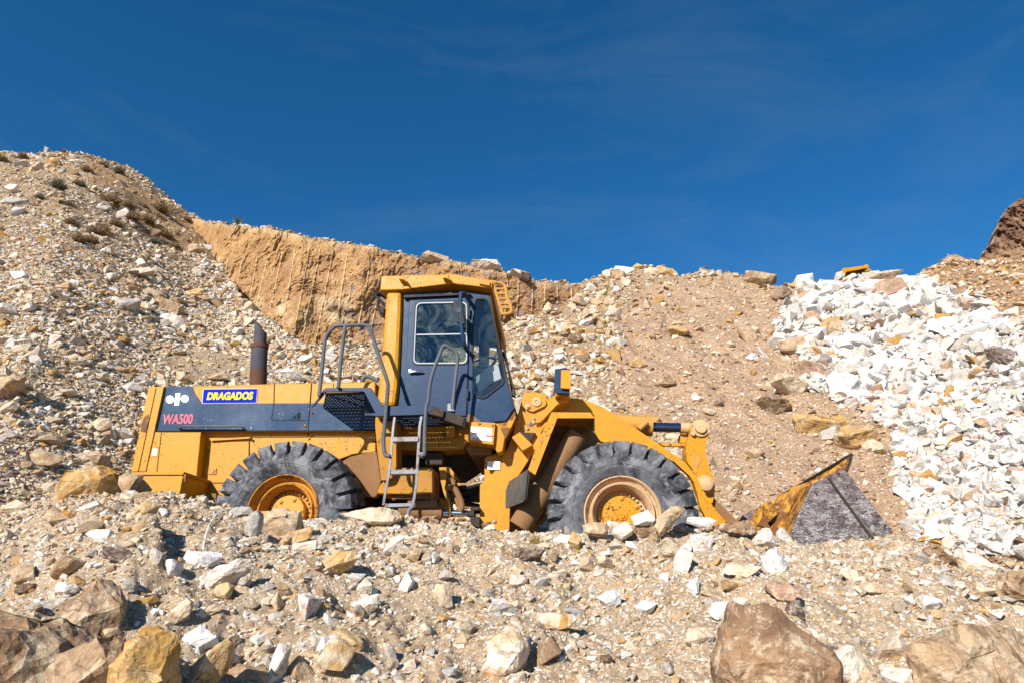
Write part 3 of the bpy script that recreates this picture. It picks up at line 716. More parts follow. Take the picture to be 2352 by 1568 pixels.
H(2265, 700, 56, 44, 22, 'white', 'white and brown block at the upper right edge of the pile', boxy=.7)
H(2318, 824, 116, 52, 24, 'slate', 'dark purple grey slab at the right edge of the white pile', boxy=.7, sub=3)
H(1836, 656, 44, 24, 4, 'ochre', 'ochre rock on the crest left of the white pile')
H(1748, 640, 74, 30, 12, ROCKB['tan'], 'long tan rock on the skyline left of the white pile')
H(1728, 821, 30, 22, 4, 'bright', 'single white stone lying on the bare dirt slope')
H(1871, 975, 150, 54, 6, ROCKB['yellow'], 'left block of the yellow ochre outcrop above the bucket', 'outcrop', 'outcrop', sub=3, rough=.06, bury=.35)
H(1972, 1000, 120, 74, 10, ROCKB['yellow'], 'right block of the yellow ochre outcrop above the bucket', 'outcrop', 'outcrop', sub=3, rough=.06, bury=.35)
H(1320, 777, 40, 20, -6, 'brown', 'dark brown stone in the rubble above the amber lamp')
H(1565, 744, 46, 13, 6, 'tan', 'thin tan slab on the dirt slope')
H(1465, 834, 34, 26, 14, 'ochre', 'flat ochre stone on the dirt slope right of the lamp')
H(1468, 616, 34, 18, -6, 'ochre', 'left one of three ochre blocks on the middle skyline', boxy=.8)
H(1498, 626, 36, 22, 8, 'cream', 'middle one of three ochre blocks on the middle skyline', boxy=.8)
H(1534, 626, 42, 22, 16, 'ochre', 'right one of three ochre blocks on the middle skyline', boxy=.7)
H(1424, 634, 34, 24, -16, 'tan', 'tan block left below the three ochre skyline blocks')
H(1396, 632, 26, 26, 10, 'cream', 'cream block at the left of the skyline heap')
H(1330, 695, 34, 26, 0, 'tan', 'tan rock where the rubble meets the cliff foot')
H(393, 708, 82, 34, 26, 'tan', 'large flat tan slab lying on the left scree', boxy=.7, sub=3)
H(331, 706, 40, 22, 4, 'cream', 'cream angular block left of the large flat slab')
H(22, 886, 70, 78, 4, ROCKB['tan'], 'rounded tan boulder at the left edge of the picture', 'boulder', 'boulder', sub=3, rough=.10)
H(34, 464, 58, 24, 4, 'grey', 'grey boulder near the left edge high on the scree')
H(122, 376, 36, 24, 0, 'ochre', 'ochre boulder near the top of the left hill')
H(48, 378, 34, 18, -4, 'grey', 'grey rock left of the ochre boulder on the hilltop')
H(169, 441, 44, 18, 2, 'white', 'white flat rock between shrubs on the left hill')
H(236, 482, 38, 16, -4, 'grey', 'grey flat rock beside the largest shrub')
H(130, 785, 30, 34, 10, 'white', 'upright white stone on the lower left scree')
H(232, 980, 56, 34, -8, 'cream', 'cream block on the scree left of the loader grille')
H(100, 1055, 84, 36, 4, 'tan', 'layered tan rock above the ochre boulder')
H(205, 1052, 90, 36, -4, 'rosy', 'pinkish flat rock between ochre boulder and loader grille')
# random individual stones, largest of each slope
NAMES = {'white': 'white', 'bright': 'bright white', 'cream': 'cream', 'tan': 'tan', 'ochre': 'ochre', 'brown': 'brown', 'grey': 'grey', 'rosy': 'pinkish brown', 'dark': 'dark'}
PLACES = [(585, 800, 'the exhaust pipe'), (1000, 640, 'the cab roof'), (1290, 870, 'the amber lamp'), (1600, 985, 'the bell crank pin'), (1960, 1060, 'the bucket tip'), (1965, 622, 'the yellow dump body'), (230, 1105, 'the ochre boulder'), (340, 960, 'the loader grille'),
          (393, 708, 'the large flat slab'), (2318, 824, 'the dark purple slab'), (1930, 886, 'the largest white boulder'), (1165, 1486, 'the big white wedge'), (1780, 1500, 'the large brown boulder'), (655, 1200, 'the rear wheel block'), (1430, 1180, 'the front hub'),
          (70, 1490, 'the corner boulder'), (2225, 1500, 'the streaked boulder'), (1794, 1356, 'the reddish slab'), (20, 460, 'the left edge high up'), (2300, 1100, 'the right edge'), (2060, 665, 'the pinkish crest block'), (150, 680, 'the scree middle'), (100, 900, 'the left edge boulder'), (820, 820, 'the handrail top'), (1500, 620, 'the three skyline blocks')]
RG = {0: ('grey scree', 'stones of the left scree'), 1: ('bare dirt slope', 'stones on the bare dirt slope'), 2: ('rubble heap behind the loader', 'stones of the rubble heap behind the loader'), 3: ('white pile', 'blocks of the white marble pile'), 4: ('right hill', 'stones of the right hill'),
      5: ('gravel berm', 'stones on the gravel berm'), 6: ('dirt slope right', 'stones on the bare dirt slope'), 7: ('dirt patch', 'stones of the left scree'), 8: ('brown hilltop', 'stones of the left scree')}
meshes = [rock_mesh(900 + i, (1, .85, .62 + .05 * (i % 5)), 13 + i % 4, .35 + .1 * (i % 5), 2, .05) for i in range(16)]
meshv = {}
P, sz, rg, xs, ys = sample(1400, 24, 62, 3.0, (.55, .10, .55, 1.0, .3, .28, .1, .05, .3), xr=(10, 2340), yr=(360, 1560))
order = np.argsort(-sz * FPX / (P[:, 1] * CP + P[:, 2] * SP)); placed = []; cnt = 0; seen = {}
for i in order:
    x, y = xs[i], ys[i]; spx = sz[i] * FPX / (P[i, 1] * CP + P[i, 2] * SP)
    if cnt >= 175: break
    if y < np.interp(x, [q[0] for q in crest], [q[1] for q in crest]) + 30: continue
    if y > 1290 and spx > 42: spx = 42; sz[i] = spx / FPX * (P[i, 1] * CP + P[i, 2] * SP)
    if (555 < x < 640 and 720 < y < 900) or (345 < x < 1640 and 895 < y < 1215) or (860 < x < 1180 and 630 < y < 900) or (1740 < x < 2060 and 1050 < y < 1240): continue
    if any((x - a) ** 2 + (y - b) ** 2 < (.8 * (spx + c) / 1.6) ** 2 for a, b, c in placed): continue
    placed.append((x, y, spx)); r = int(rg[i]); tone = PN[rng.choice(len(PN), p=WT[r])]; cnt += 1
    mi = int(rng.integers(0, 16))
    if (mi, tone) not in meshv:
        me = meshes[mi].copy(); me.materials.append(ROCKM[tone]); meshv[(mi, tone)] = me
    o = bpy.data.objects.new('rock', meshv[(mi, tone)]); C.objects.link(o)
    k = sz[i]; o.scale = (k * rng.uniform(.95, 1.4), k * rng.uniform(.8, 1.1), k * rng.uniform(.7, 1.1)); o.location = (P[i, 0], P[i, 1], P[i, 2] + k * .22)
    o.rotation_euler = (rng.normal(-.2, .3), rng.normal(0, .35), rng.uniform(0, 6.28))
    pl_ = min(PLACES, key=lambda q: (q[0] - x) ** 2 + (q[1] - y) ** 2); dx, dy = x - pl_[0], y - pl_[1]
    side = ('right of' if dx > 0 else 'left of') if abs(dx) > 1.6 * abs(dy) else ('below' if dy > 0 else 'above') if abs(dy) > 1.6 * abs(dx) else (('lower' if dy > 0 else 'upper') + (' right of' if dx > 0 else ' left of'))
    far = ('just ' if math.hypot(dx, dy) < 70 else 'well ' if math.hypot(dx, dy) > 170 else '')
    big = 'big ' if spx > 40 else 'small ' if spx < 28 else ''
    lab = f"{NAMES[tone]} stone in the {RG[r][0]}, {far}{side} {pl_[2]}"
    tag(o, lab, 'rock', RG[r][1])
# ------------------------------------------------------------------ cliffs
def cliff(name, top, Yw, zb_px, x0, x1, stepx, nrow, seed, colf, lines=(), amp=.8, slope_back=6.0, label=''):
    xs_ = np.arange(x0, x1, stepx); ty = np.interp(xs_, [p[0] for p in top], [p[1] for p in top]) + 7 * fbm(xs_ / 22, xs_ * 0, 4, seed)
    a, e = ae(xs_, ty); Yv = np.interp(xs_, *Yw); Zt = e * Yv
    ab, eb = ae(xs_, xs_ * 0 + zb_px); Zb_ = eb * Yv
    t = np.linspace(0, 1, nrow)[:, None]; Z = Zb_ * (1 - t) + Zt * t; X = (a * Yv)[None] + 0 * t
    n = fbm(X * .45, Z * .45, 3, seed) ; n2 = fbm(X * 1.5, Z * 1.2, 6, seed + 5, .62); qq = fbm(X * .95 + n * .3, Z * .8 + n * .3, 5, seed + 9) * 5; q = (np.floor(qq) + np.clip((qq - np.floor(qq)) * 3, 0, 1)) / 6
    hf = np.ones_like(X)
    Y = Yv[None] + (Z - Zb_) * .10 - (Zt - Zb_) * .10 + amp * (n * 1.2 + n2 * .32 + q * .9)
    e2 = Z / Yv[None]; X = a[None] * Y; Z = e2 * Y
    px, py = topx(X, Y, Z)
    c = colf(px, py, n, n2, q, X, Z)
    for (xa, ya, xb, yb) in lines:
        tt = np.clip((py - ya) / (yb - ya), 0, 1); d = np.abs(px - (xa + (xb - xa) * tt) + 1.2 * fbm(py / 12, py * 0, 2, 4)); inside = (py > ya) & (py < yb)
        w = np.clip(1.3 - (d / 1.9) ** 2, 0, 1) * inside * np.clip(1.1 + vnoise(py / 14, px * 0 + xa, 3), 0, 1)
        c = c * (1 - .9 * w[..., None]) + np.array((.72, .55, .32)) * .9 * w[..., None]; Y = Y - .06 * w
    bk = [];
    for dy, dz in ((.5, .1), (2, -.6), (5, -3), (12, -9), (30, -26)):
        bk.append((dy, dz))
    Xb = np.vstack([X] + [X[-1:]] * 5); Yb_ = np.vstack([Y] + [Y[-1:] + d for d, _ in bk]); Zq = np.vstack([Z] + [Z[-1:] + dz + (.25 * fbm(X[-1:] * .8, Z[-1:] * 0 + dz, 3, 2)) for _, dz in bk]); cc = np.concatenate([c] + [c[-1:] * 0 + np.array((.52, .42, .30))] * 5, 0)
    o = grid_mesh(name, Xb, Yb_, Zq, cc, M_CLIFF, smooth=False); return tag(o, kind='structure'), (xs_, ty, Yv)
cl_top = [(380, 470), (430, 498), (480, 510), (540, 520), (600, 524), (700, 545), (850, 566), (900, 580), (980, 596), (1060, 606), (1130, 618), (1180, 632), (1230, 646), (1300, 653), (1345, 650), (1380, 632), (1425, 618)]
def clcol(px, py, n, n2, q, X, Z):
    base = np.array((.50, .305, .145)); br = np.array((.35, .205, .11)); pale = np.array((.64, .50, .32)); och = np.array((.50, .31, .14)); pur = np.array((.25, .19, .20))
    c = base[None, None] * np.ones(px.shape + (1,))
    def blend(c, k, m): m = np.clip(m, 0, 1)[..., None]; return c * (1 - m) + k * m
    c = blend(c, br, (n + q * .8) * 1.6); c = blend(c, och, np.clip((620 - py) / 60, 0, 1) * (n2 * 2 + .5)); c = blend(c, br, np.clip((px - 1100) / 80, 0, 1) * .8)
    c = blend(c, pale, np.clip(1 - np.abs(py - 715 + (px - 640) * .05) / 42, 0, 1) * (n2 * 3 + .55) * (px < 820)); c = blend(c, pur, ((fbm(px / 26, py / 30, 3, 50) > .28) & (px > 780)) * .65)
    c = blend(c, pale, np.clip(1 - (py - np.interp(px, [p[0] for p in cl_top], [p[1] for p in cl_top])) / 14, 0, 1) * .6)
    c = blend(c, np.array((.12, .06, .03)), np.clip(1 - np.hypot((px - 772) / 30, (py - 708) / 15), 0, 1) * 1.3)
    return c
LN = []
for (a, b, c_, d) in ((1255, 720, 1243, 800), (1310, 715, 1296, 830), (1360, 725, 1338, 870), (1450, 725, 1408, 920), (1540, 700, 1496, 960), (1597, 720, 1525, 1040), (1690, 680, 1600, 1100), (1762, 670, 1690, 1130), (1848, 665, 1750, 1240), (1915, 670, 1800, 1240), (1990, 680, 1880, 1260), (2075, 690, 2020, 1060)):
    LN.append((a * .3845, 315.8 + b * .3845, c_ * .3845, 315.8 + d * .3845))
for (a, b, c_, d) in ((500, 190, 468, 380), (670, 40, 640, 250), (740, 400, 688, 660), (800, 50, 782, 130), (612, 380, 570, 600)):
    LN.append((689 + a * .238, 602.9 + b * .238, 689 + c_ * .238, 602.9 + d * .238))
for (a, b, c_, d) in ((205, 345, 188, 590), (275, 350, 262, 590), (365, 365, 356, 560), (440, 375, 437, 520), (520, 385, 517, 495), (607, 400, 605, 475)):
    LN.append((1091 + a * .3662, 516.8 + b * .3662, 1091 + c_ * .3662, 516.8 + d * .3662))
_, cl_line = cliff('cliff', cl_top, ([380, 440, 520, 700, 1100, 1420], [44, 40, 33.5, 30.5, 31, 33]), 880, 380, 1425, 1.15, 300, 13, clcol, LN, amp=.55)
# stones along the cliff top
xs_, ty_, yv_ = cl_line; n = 800; ii = rng.integers(0, len(xs_), n); Yq = yv_[ii] + .8 + rng.uniform(-.6, 1.2, n); aq, eq = ae(xs_[ii], ty_[ii]); s = (3 + 13 * rng.uniform(0, 1, n) ** 4) * Yq / FPX
Pq = np.stack([aq * Yq, Yq, eq * Yq * 1.0 + s * .15], -1); tag(stones_mesh('rubble', Pq, s, np.full(n, 0)), 'pale stones strewn along the top edge of the drilled cliff', 'rubble', kind='stuff')
H(1112, 616, 84, 28, 4, 'white', 'big pale block on top of the drilled cliff right of the cab roof', Y=31.6, sub=3, boxy=.6, depth=1.4)
H(1188, 634, 40, 16, 14, 'cream', 'thin pale slab on the cliff top right of the big pale block', Y=31.6, depth=1.0, boxy=.8)
H(1205, 640, 30, 18, 20, 'dark', 'dark slab at the right end of the cliff top blocks', Y=31.6, depth=1.0)
H(985, 592, 40, 12, 4, 'brown', 'brown flat rock on the cliff top above the cab roof', Y=31.4, depth=1.0)
H(1000, 600, 70, 12, 2, 'cream', 'long pale slab on the cliff top above the cab roof', Y=31.4, depth=1.2)
def farcol(px, py, n, n2, q, X, Z):
    c = np.array((.20, .115, .08)) * np.ones(px.shape + (1,)); st = fbm(X * .5, Z * .03, 4, 3)
    m = np.clip(st * 3 + n, 0, 1)[..., None]; c = c * (1 - m) + np.array((.36, .23, .15)) * m
    m = (np.clip((py - 560 + (px - 2300) * .35) / 30, 0, 1) * .6)[..., None]; return c * (1 - m) + np.array((.45, .30, .18)) * m
cliff('cliff', [(2225, 640), (2252, 598), (2262, 572), (2284, 556), (2292, 520), (2306, 490), (2335, 462), (2352, 450), (2400, 430), (2600, 380)], ([2225, 2600], [125, 118]), 690, 2226, 2600, 1.3, 200, 44, farcol, amp=1.6)
# ------------------------------------------------------------------ dry shrubs on the left hill
M_SHR = m_simple('dry_shrub_twigs', (.27, .17, .08), .9); M_SHG = m_simple('grey_shrub_twigs', (.17, .16, .10), .9)
SH = [(520, 200, 60, 'straw brown'), (665, 395, 95, 'largest brown'), (770, 420, 75, 'brown'), (965, 440, 85, 'wide brown'), (885, 510, 80, 'dark brown'), (790, 490, 75, 'brown'), (590, 580, 90, 'dark brown'), (475, 620, 80, 'brown'), (550, 630, 75, 'rusty brown'), (700, 530, 70, 'dark brown'), (350, 300, 85, 'olive'), (410, 400, 45, 'small olive'),
      (430, 515, 70, 'brown'), (490, 285, 50, 'small grey green'), (620, 165, 45, 'small grey'), (715, 205, 60, 'grey brown'), (930, 630, 60, 'olive brown'), (1050, 660, 60, 'brown'), (620, 545, 60, 'brown'), (870, 415, 40, 'small brown'), (995, 590, 70, 'straw'), (140, 115, 50, 'pale'), (1120, 495, 50, 'brown'), (240, 360, 50, 'olive'), (10, 130, 60, 'dry')]
shl = []
for i, (a, b, w, d) in enumerate(SH):
    x, y = a * .3845, 315.8 + b * .3845; near = min(((q[0] - a) ** 2 + (q[1] - b) ** 2, j) for j, q in enumerate(SH) if j != i)
    p = surf(np.array([x]), np.array([y + 6.]))[0]
    if math.isnan(p[1]): p = surf(np.array([x]), np.array([y + 16.]))[0]
    if math.isnan(p[1]): continue
    R = w * .3845 * .72 * (p[1] * 1.15) / FPX; mb = MB(); rr = random.Random(i)
    V = []; F = []
    for k in range(520):
        th = rr.uniform(0, 6.28); ph = rr.uniform(.05, 1.45); L = R * rr.uniform(.55, 1.1); d0 = Vector((math.cos(th) * math.sin(ph), math.sin(th) * math.sin(ph), math.cos(ph)))
        b0 = Vector(p) + Vector((0, -.25 * R, .12 * R)) + Vector((rr.uniform(-.35, .35), rr.uniform(-.35, .35), 0)) * R; t0 = b0 + d0 * L * .2; t1 = b0 + d0 * L + Vector((0, 0, rr.uniform(-.1, .1))) * R
        wv = d0.cross(Vector((rr.gauss(0, 1), rr.gauss(0, 1), rr.gauss(0, 1)))).normalized() * R * .034
        mb.add([t0 - wv, t0 + wv, t1 + wv * .5 + d0 * .02], [(0, 1, 2)])
        mid = t0.lerp(t1, rr.uniform(.5, .9)); s2 = Vector((rr.gauss(0, 1), rr.gauss(0, 1), rr.gauss(0, .6))).normalized() * R * .16
        mb.add([mid, mid + s2, mid + s2 * .6 + wv * 1.6], [(0, 1, 2)])
    px_ = 'near the top of the left hill' if b < 240 else 'on the left hill'
    side = ('left' if a < SH[near[1]][0] else 'right')
    lab = f'{d} shrub {px_}, {side} of {SH[near[1]][3]} one'
    o = mb.build('shrub', M_SHG if ('grey' in d or 'olive' in d) else M_SHR, origin=p); tag(o, lab, 'shrub', 'dry shrubs on the left hill')
# bare bush on the cliff skyline
bp = W(545, 516, 32.2); mb = MB(); rr = random.Random(5)
for k in range(160):
    th = rr.uniform(0, 6.28); ph = rr.uniform(0, 1.0); L = rr.uniform(.32, .62); d0 = Vector((math.cos(th) * math.sin(ph), math.sin(th) * math.sin(ph), math.cos(ph))); wv = d0.orthogonal().normalized() * .012
    mb.add([bp - wv, bp + wv, bp + d0 * L], [(0, 1, 2)])
tag(mb.build('shrub', M_SHG, origin=bp), 'bare grey bush standing alone on the skyline above the cliff', 'shrub')
# ------------------------------------------------------------------ small things
def dpos(x, y, dz=0): p = surf(np.array([float(x)]), np.array([float(y)]))[0]; return Vector(p) + Vector((0, 0, dz))
pb = dpos(677, 836, .06)
can = empty('tin_can', pb, 'small red and white crushed can lying in the rubble right of the exhaust', 'can')
ax = Vector((.8, -.2, -.5)).normalized()
b = MB(); b.lathe(pb - ax * .11, ax, [(0, 0), (.05, 0), (.055, .02), (.055, .14), (.05, .16)], 20); b.build('can_body', M_WHITE, can)
b = MB(); b.lathe(pb - ax * .11, ax, [(.057, .12), (.058, .2), (.05, .23), (0, .235)], 20); b.build('can_end', M_RED, can)
b = MB(); pts = [dpos(x, y, .02) for x, y in ((1500 * .284, 1033.5), (0, 0)) if x > 300 and y > 1140]
pts = [dpos(x, y, .03) for x, y in ((558, 1172), (520, 1176), (497, 1186), (478, 1215), (470, 1240), (465, 1272))]
b.tube(pts, .004, 6); tag(b.build('plastic_cord', M_WHITE), 'thin white plastic cord hanging down the berm left of the rear wheel', 'cord')
# tipped dump body far up behind the white pile
def zd(x, y): return 1894.9 + x * .06103, 574.2 + y * .06103
DY = 36.0
dc = W(1965, 632, DY); db = empty('dump_truck', dc, 'yellow steel dump body of a truck showing above the white pile', 'dump truck')
b = MB(); b.plate(mp(zd, [(500, 1100), (540, 940), (675, 700), (1440, 600), (1560, 540), (1620, 560), (1640, 640), (1350, 700), (800, 825), (745, 970), (690, 1100)]), DY, DY + .12, fn=W); b.build('side_wall', M_Y, db)
b = MB(); b.plate(mp(zd, [(690, 1150), (800, 830), (1350, 700), (1640, 650), (1700, 900), (1750, 1150)]), DY + .7, DY + .85, fn=W); b.plate(mp(zd, [(800, 950), (1640, 760), (1645, 790), (800, 990)]), DY + .5, DY + .72, fn=W); b.build('floor_plate', M_YD, db)
b = MB(); b.plate(mp(zd, [(1350, 700), (1640, 640), (1645, 665), (800, 840)]), DY + .0, DY + 2.6, fn=W); b.build('canopy', M_Y, db)
b = MB(); pc = W(*zd(1695, 770), DY); b.lathe(pc, Vector((0, 1, 0)), [(.028, 0), (.075, 0), (.075, .1), (.028, .1), (.028, 0)], 20); b.tube([W(*zd(1560, 760), DY + .05), W(*zd(1660, 768), DY + .05)], .02); b.build('hinge_eye', M_Y, db)
M_MUD_SHADE = paint('muddy_shaded_yellow_paint', (.42, .19, .02), (.24, .135, .06), dust=1.0, rust=.22, rough=.8)  # mud, with the shade under cab and deck put into the colour
# ------------------------------------------------------------------ wheel loader
R0 = M(1050, 1240, 1.45); R0.z = 0.0
L = empty('wheel_loader', R0, 'dusty yellow and navy articulated wheel loader parked in the rubble', 'wheel loader')
def P_(name, mat, fn, bevel=0, parent=None, label=None):
    b = MB(); fn(b); o = b.build(name, mat, parent or L, bevel)
    if label: o['label'] = label
    return o
def plate(name, mat, pts, d0, d1, bevel=.008, parent=None, holes=(), label=None):
    b = MB(); b.plate(pts, d0, d1, holes); o = b.build(name, mat, parent or L, bevel)
    if label: o['label'] = label
    return o
def circ(f, cx, cy, rx, ry=None, n=12): ry = ry or rx; return [f(cx + rx * math.cos(i * 2 * math.pi / n), cy + ry * math.sin(i * 2 * math.pi / n)) for i in range(n)]
def rnd(pts, r=.18, n=4):
    """round the corners of a picture polygon"""
    out = []; k = len(pts)
    for i in range(k):
        p, a, b = np.array(pts[i]), np.array(pts[i - 1]), np.array(pts[(i + 1) % k])
        da, db = np.linalg.norm(a - p), np.linalg.norm(b - p); q = min(r * min(da, db) if r < 1 else r, .45 * da, .45 * db)
        pa, pb = p + (a - p) / da * q, p + (b - p) / db * q
        for j in range(n + 1): t = j / n; out.append(tuple((1 - t) ** 2 * pa + 2 * t * (1 - t) * p + t * t * pb))
    return out
# ---- wheels
def tyre_mesh(b, c, ax, R, W_, phase, half):
    """bias-ply earthmover tyre with curved shoulder lugs; ax points away from the viewer side"""
    prof = [(.385, .10), (.40, .055), (.43, .03), (.50, .0), (.515, -.006), (.53, -.006), (.535, -.012), (.57, -.012), (.62, .0), (.655, .03), (.69, .09), (.715, .2), (.72, W_ / 2), (.715, W_ - .2), (.69, W_ - .09), (.655, W_ - .03), (.64, W_), (.57, W_ + .012), (.50, W_), (.43, W_ - .03), (.40, W_ - .055), (.385, W_ - .10)]
    sc = R / .80; prof = [(r * sc, d) for r, d in prof]
    b.lathe(c, ax, prof, 96)
    u = (UP - ax * UP.dot(ax)).normalized(); w = ax.cross(u); nl = 24
    def pt(r, th, d): return c + ax * d + (u * math.cos(th) + w * math.sin(th)) * r * sc
    for side in (0, 1):
        for k in range(nl):
            th0 = (k + (.5 if side else 0)) * 2 * math.pi / nl + phase; wob = random.uniform(-.004, .004)
            # stations from sidewall over the shoulder to the tread centre: (r_low, r_high, d, twist, half width)
            st = [(.585, .600, -.006, .034, .054), (.625, .665, -.012, .022, .078), (.66, .735, -.010, .012, .092), (.69, .788, .018, .0, .098), (.70, .803, .07, -.01, .098), (.71, .806, .16, -.035, .092), (.71, .806, .27, -.075, .084), (.71, .80, W_ / 2 + .015, -.12, .074)]
            V = []
            for (r0, r1, d, tw, hw) in st:
                dd = d if not side else W_ - d; tt = tw * (1 if not side else -1); hw *= 1.08
                lo_d = dd + (.02 if not side else -.02) * (1 if d < .05 else 0)
                for (r, q, dq) in ((r0, -hw - .012, lo_d), (r1, -hw + .006, dd), (r1, hw - .006, dd), (r0, hw + .012, lo_d)):
                    V.append(pt(r, th0 + tt + q + wob, dq))
            F = []
            for i in range(len(st) - 1):
                for j in range(4): F.append((i * 4 + j, i * 4 + (j + 1) % 4, (i + 1) * 4 + (j + 1) % 4, (i + 1) * 4 + j))
            F.append((0, 3, 2, 1)); n = (len(st) - 1) * 4; F.append((n, n + 1, n + 2, n + 3)); b.add(V, F)
def wheel(cx, cy, R, phase, front, far=False):
    c = M(cx, cy, 0); W_ = .62
    if far: c = c + NV * 2.95; ax = -NV
    else: ax = NV
    rim_m = M_RIM if front else M_RIMO
    b = MB(); s = R / .80
    if front: prof = [(.408, .05), (.412, .03), (.40, .02), (.385, .035), (.375, .07), (.35, .09), (.345, .05), (.335, .035), (.32, .04), (.30, .075), (.285, .10), (.275, .16), (.272, .23), (.18, .24), (0, .24)]
    else: prof = [(.408, .05), (.412, .03), (.40, .02), (.39, .035), (.375, .09), (.355, .13), (.335, .12), (.32, .085), (.305, .09), (.29, .12), (.268, .20), (.262, .27), (.18, .28), (0, .28)]
    b.lathe(c, ax, [(r * s, d) for r, d in prof], 96); b.lathe(c, ax, [(.40, .05), (.385, .3), (.40, W_ - .05)], 48)
    rim = b.build('wheel', rim_m, L); rim['label'] = 'front wheel with beige rim and yellow hub cover' if front else 'rear wheel with rusty orange rim'
    b = MB(); tyre_mesh(b, c, ax, R, W_, phase, 0); b.build('tyre', M_TYRE, rim)
    u = (UP - ax * UP.dot(ax)).normalized(); w = ax.cross(u)
    dB = .235 if front else .275; rb = .243 if front else .235
    for k in range(0 if far else 30):
        b = MB()
        t = k * 2 * math.pi / 30; q = c + ax * dB + (u * math.cos(t) + w * math.sin(t)) * rb * s; b.lathe(q, -ax, [(.017, 0), (.017, .018), (.010, .019), (.010, .035), (0, .035)], 6, smooth=False); b.build('wheel_bolt', M_RIM if front else M_HUB, rim)
    b = MB(); 
    if front: b.lathe(c, ax, [(.215 * s, .24), (.212 * s, .14), (.205 * s, .125), (.06, .12), (.055, .11), (.03, .11), (.028, .10), (0, .10)], 48)
    else: b.lathe(c, ax, [(.20 * s, .28), (.195 * s, .19), (.185 * s, .18), (.06, .175), (0, .175)], 48)
    for k in range(6):
        t = k * math.pi / 3 + (0 if front else .4); q = c + ax * (.125 if front else .18) + (u * math.cos(t) + w * math.sin(t)) * (.18 if front else .155) * s
        b.lathe(q, -ax, [(.03, -.01), (.03, .008), (.016, .01), (.016, .022), (0, .022)], 12, smooth=False)
    hub = b.build('hub_cover', M_HUB if not front else M_Y, rim)
    return c
CF = wheel(1431, 1180, .805, .05, True); CR = wheel(646, 1172, .79, .13, False)
wheel(1431, 1180, .805, .15, True, True); wheel(646, 1172, .79, .03, False, True)
# axles
for nm, c in (('front_axle', CF), ('rear_axle', CR)):
    P_(nm, M_BR, lambda b: (b.tube([c + NV * .3, c + NV * 1.0], .20, 20, .24), b.tube([c + NV * 1.0, c + NV * 1.95], .34, 20), b.tube([c + NV * 1.95, c + NV * 2.65], .24, 20, .20)))
# ---- rear body
DH, DHF = .66, 2.26          # hood near / far depth
hood = plate('engine_hood', M_Y, mp(z1, [(222, 705), (850, 688), (1428, 677), (1428, 958), (172, 958)]), DH, DHF, .02)
def strip_pts(): return mp(zr, [(447, 128), (455, 122), (775, 122), (800, 190), (880, 318), (2000, 316), (2600, 312), (2830, 312), (2830, 612), (2000, 620), (342, 632)])
blue = plate('side_panel', M_BLW, mp(z1, [(223, 706), (385, 703), (396, 737), (439, 801), (1060, 799), (1428, 799), (1428, 952), (1045, 953), (174, 956)]), DH - .006, DH - .0005, 0, hood)
P_('seams', M_SEAM, lambda b: [b.plate(mp(z1, q), DH - .010, DH - .0075) for q in ([(848, 690), (851, 690), (849, 798), (846, 798)], [(1060, 687), (1064, 687), (1045, 955), (1040, 955)], [(1186, 686), (1188, 686), (1187, 712), (1185, 712)], [(846, 800), (849, 800), (836, 893), (833, 893)], [(836, 893), (1040, 896), (1040, 898), (836, 895)], [(172, 957), (1426, 952), (1426, 958), (172, 963)])], parent=hood)
P_('latch', M_BLW, lambda b: (b.plate(mp(z1, [(938, 852), (984, 852), (982, 888), (936, 888)]), DH - .014, DH - .006), b.lathe(M(*z1(964, 870), DH - .015), -NV, [(.028, 0), (.028, .01), (.01, .014), (0, .014)], 14)), parent=hood)
P_('latch', M_SEAM, lambda b: (b.plate(mp(z1, [(984, 852), (999, 852), (997, 888), (982, 888)]), DH - .012, DH - .006)), parent=hood)
P_('emblem', M_WHITE, lambda b: (b.plate(circ(zr, 511, 274, 47, 46, 24), DH - .009, DH - .0065), b.plate(circ(zr, 681, 265, 46, 44, 24), DH - .009, DH - .0065), b.plate(mp(zr, [(577, 201), (632, 199), (614, 341), (559, 341)]), DH - .0095, DH - .0065), b.plate(mp(zr, [(520, 262), (670, 257), (670, 276), (520, 282)]), DH - .0088, DH - .0065)), parent=hood)
sb = mp(z1, [(445, 717), (757, 714), (749, 799), (438, 802)]); si = mp(z1, [(448, 720), (754, 717), (746, 796), (441, 799)])
stk = plate('sticker', M_PK, sb, DH - .010, DH - .007, 0, hood); plate('sticker_face', M_STB, si, DH - .012, DH - .0102, 0, hood)
def text(name, s, quad, d, mat, parent, shear=.0, off=.02):
    cu = bpy.data.curves.new('t', 'FONT'); cu.body = s; cu.offset = off; cu.shear = shear; cu.resolution_u = 4; cu.space_character = 1.0
    to = bpy.data.objects.new('t', cu); C.objects.link(to); bpy.context.view_layer.update()
    me = to.to_mesh(); v = [x.co.copy() for x in me.vertices]; f = [tuple(p.vertices) for p in me.polygons]; to.to_mesh_clear()
    bpy.data.objects.remove(to); bpy.data.curves.remove(cu)
    x0 = min(q.x for q in v); x1 = max(q.x for q in v); y0 = min(q.y for q in v); y1 = max(q.y for q in v)
    tl, tr, br, bl = [np.array(q) for q in quad]; out = []
    for q in v:
        a = (q.x - x0) / (x1 - x0); b_ = (q.y - y0) / (y1 - y0); p = (1 - a) * (1 - b_) * bl + a * (1 - b_) * br + a * b_ * tr + (1 - a) * b_ * tl; out.append(M(p[0], p[1], d))
    b = MB(); b.add(out, f); return b.build(name, mat, parent)
text('lettering', 'DRAGADOS', mp(z1, [(470, 737), (732, 733), (728, 779), (464, 781)]), DH - .0135, M_STY, hood, .12, .05)
text('lettering', 'WA500', mp(zr, [(440, 440), (778, 436), (768, 550), (425, 555)]), DH - .0095, M_STP, hood, .08, .028)
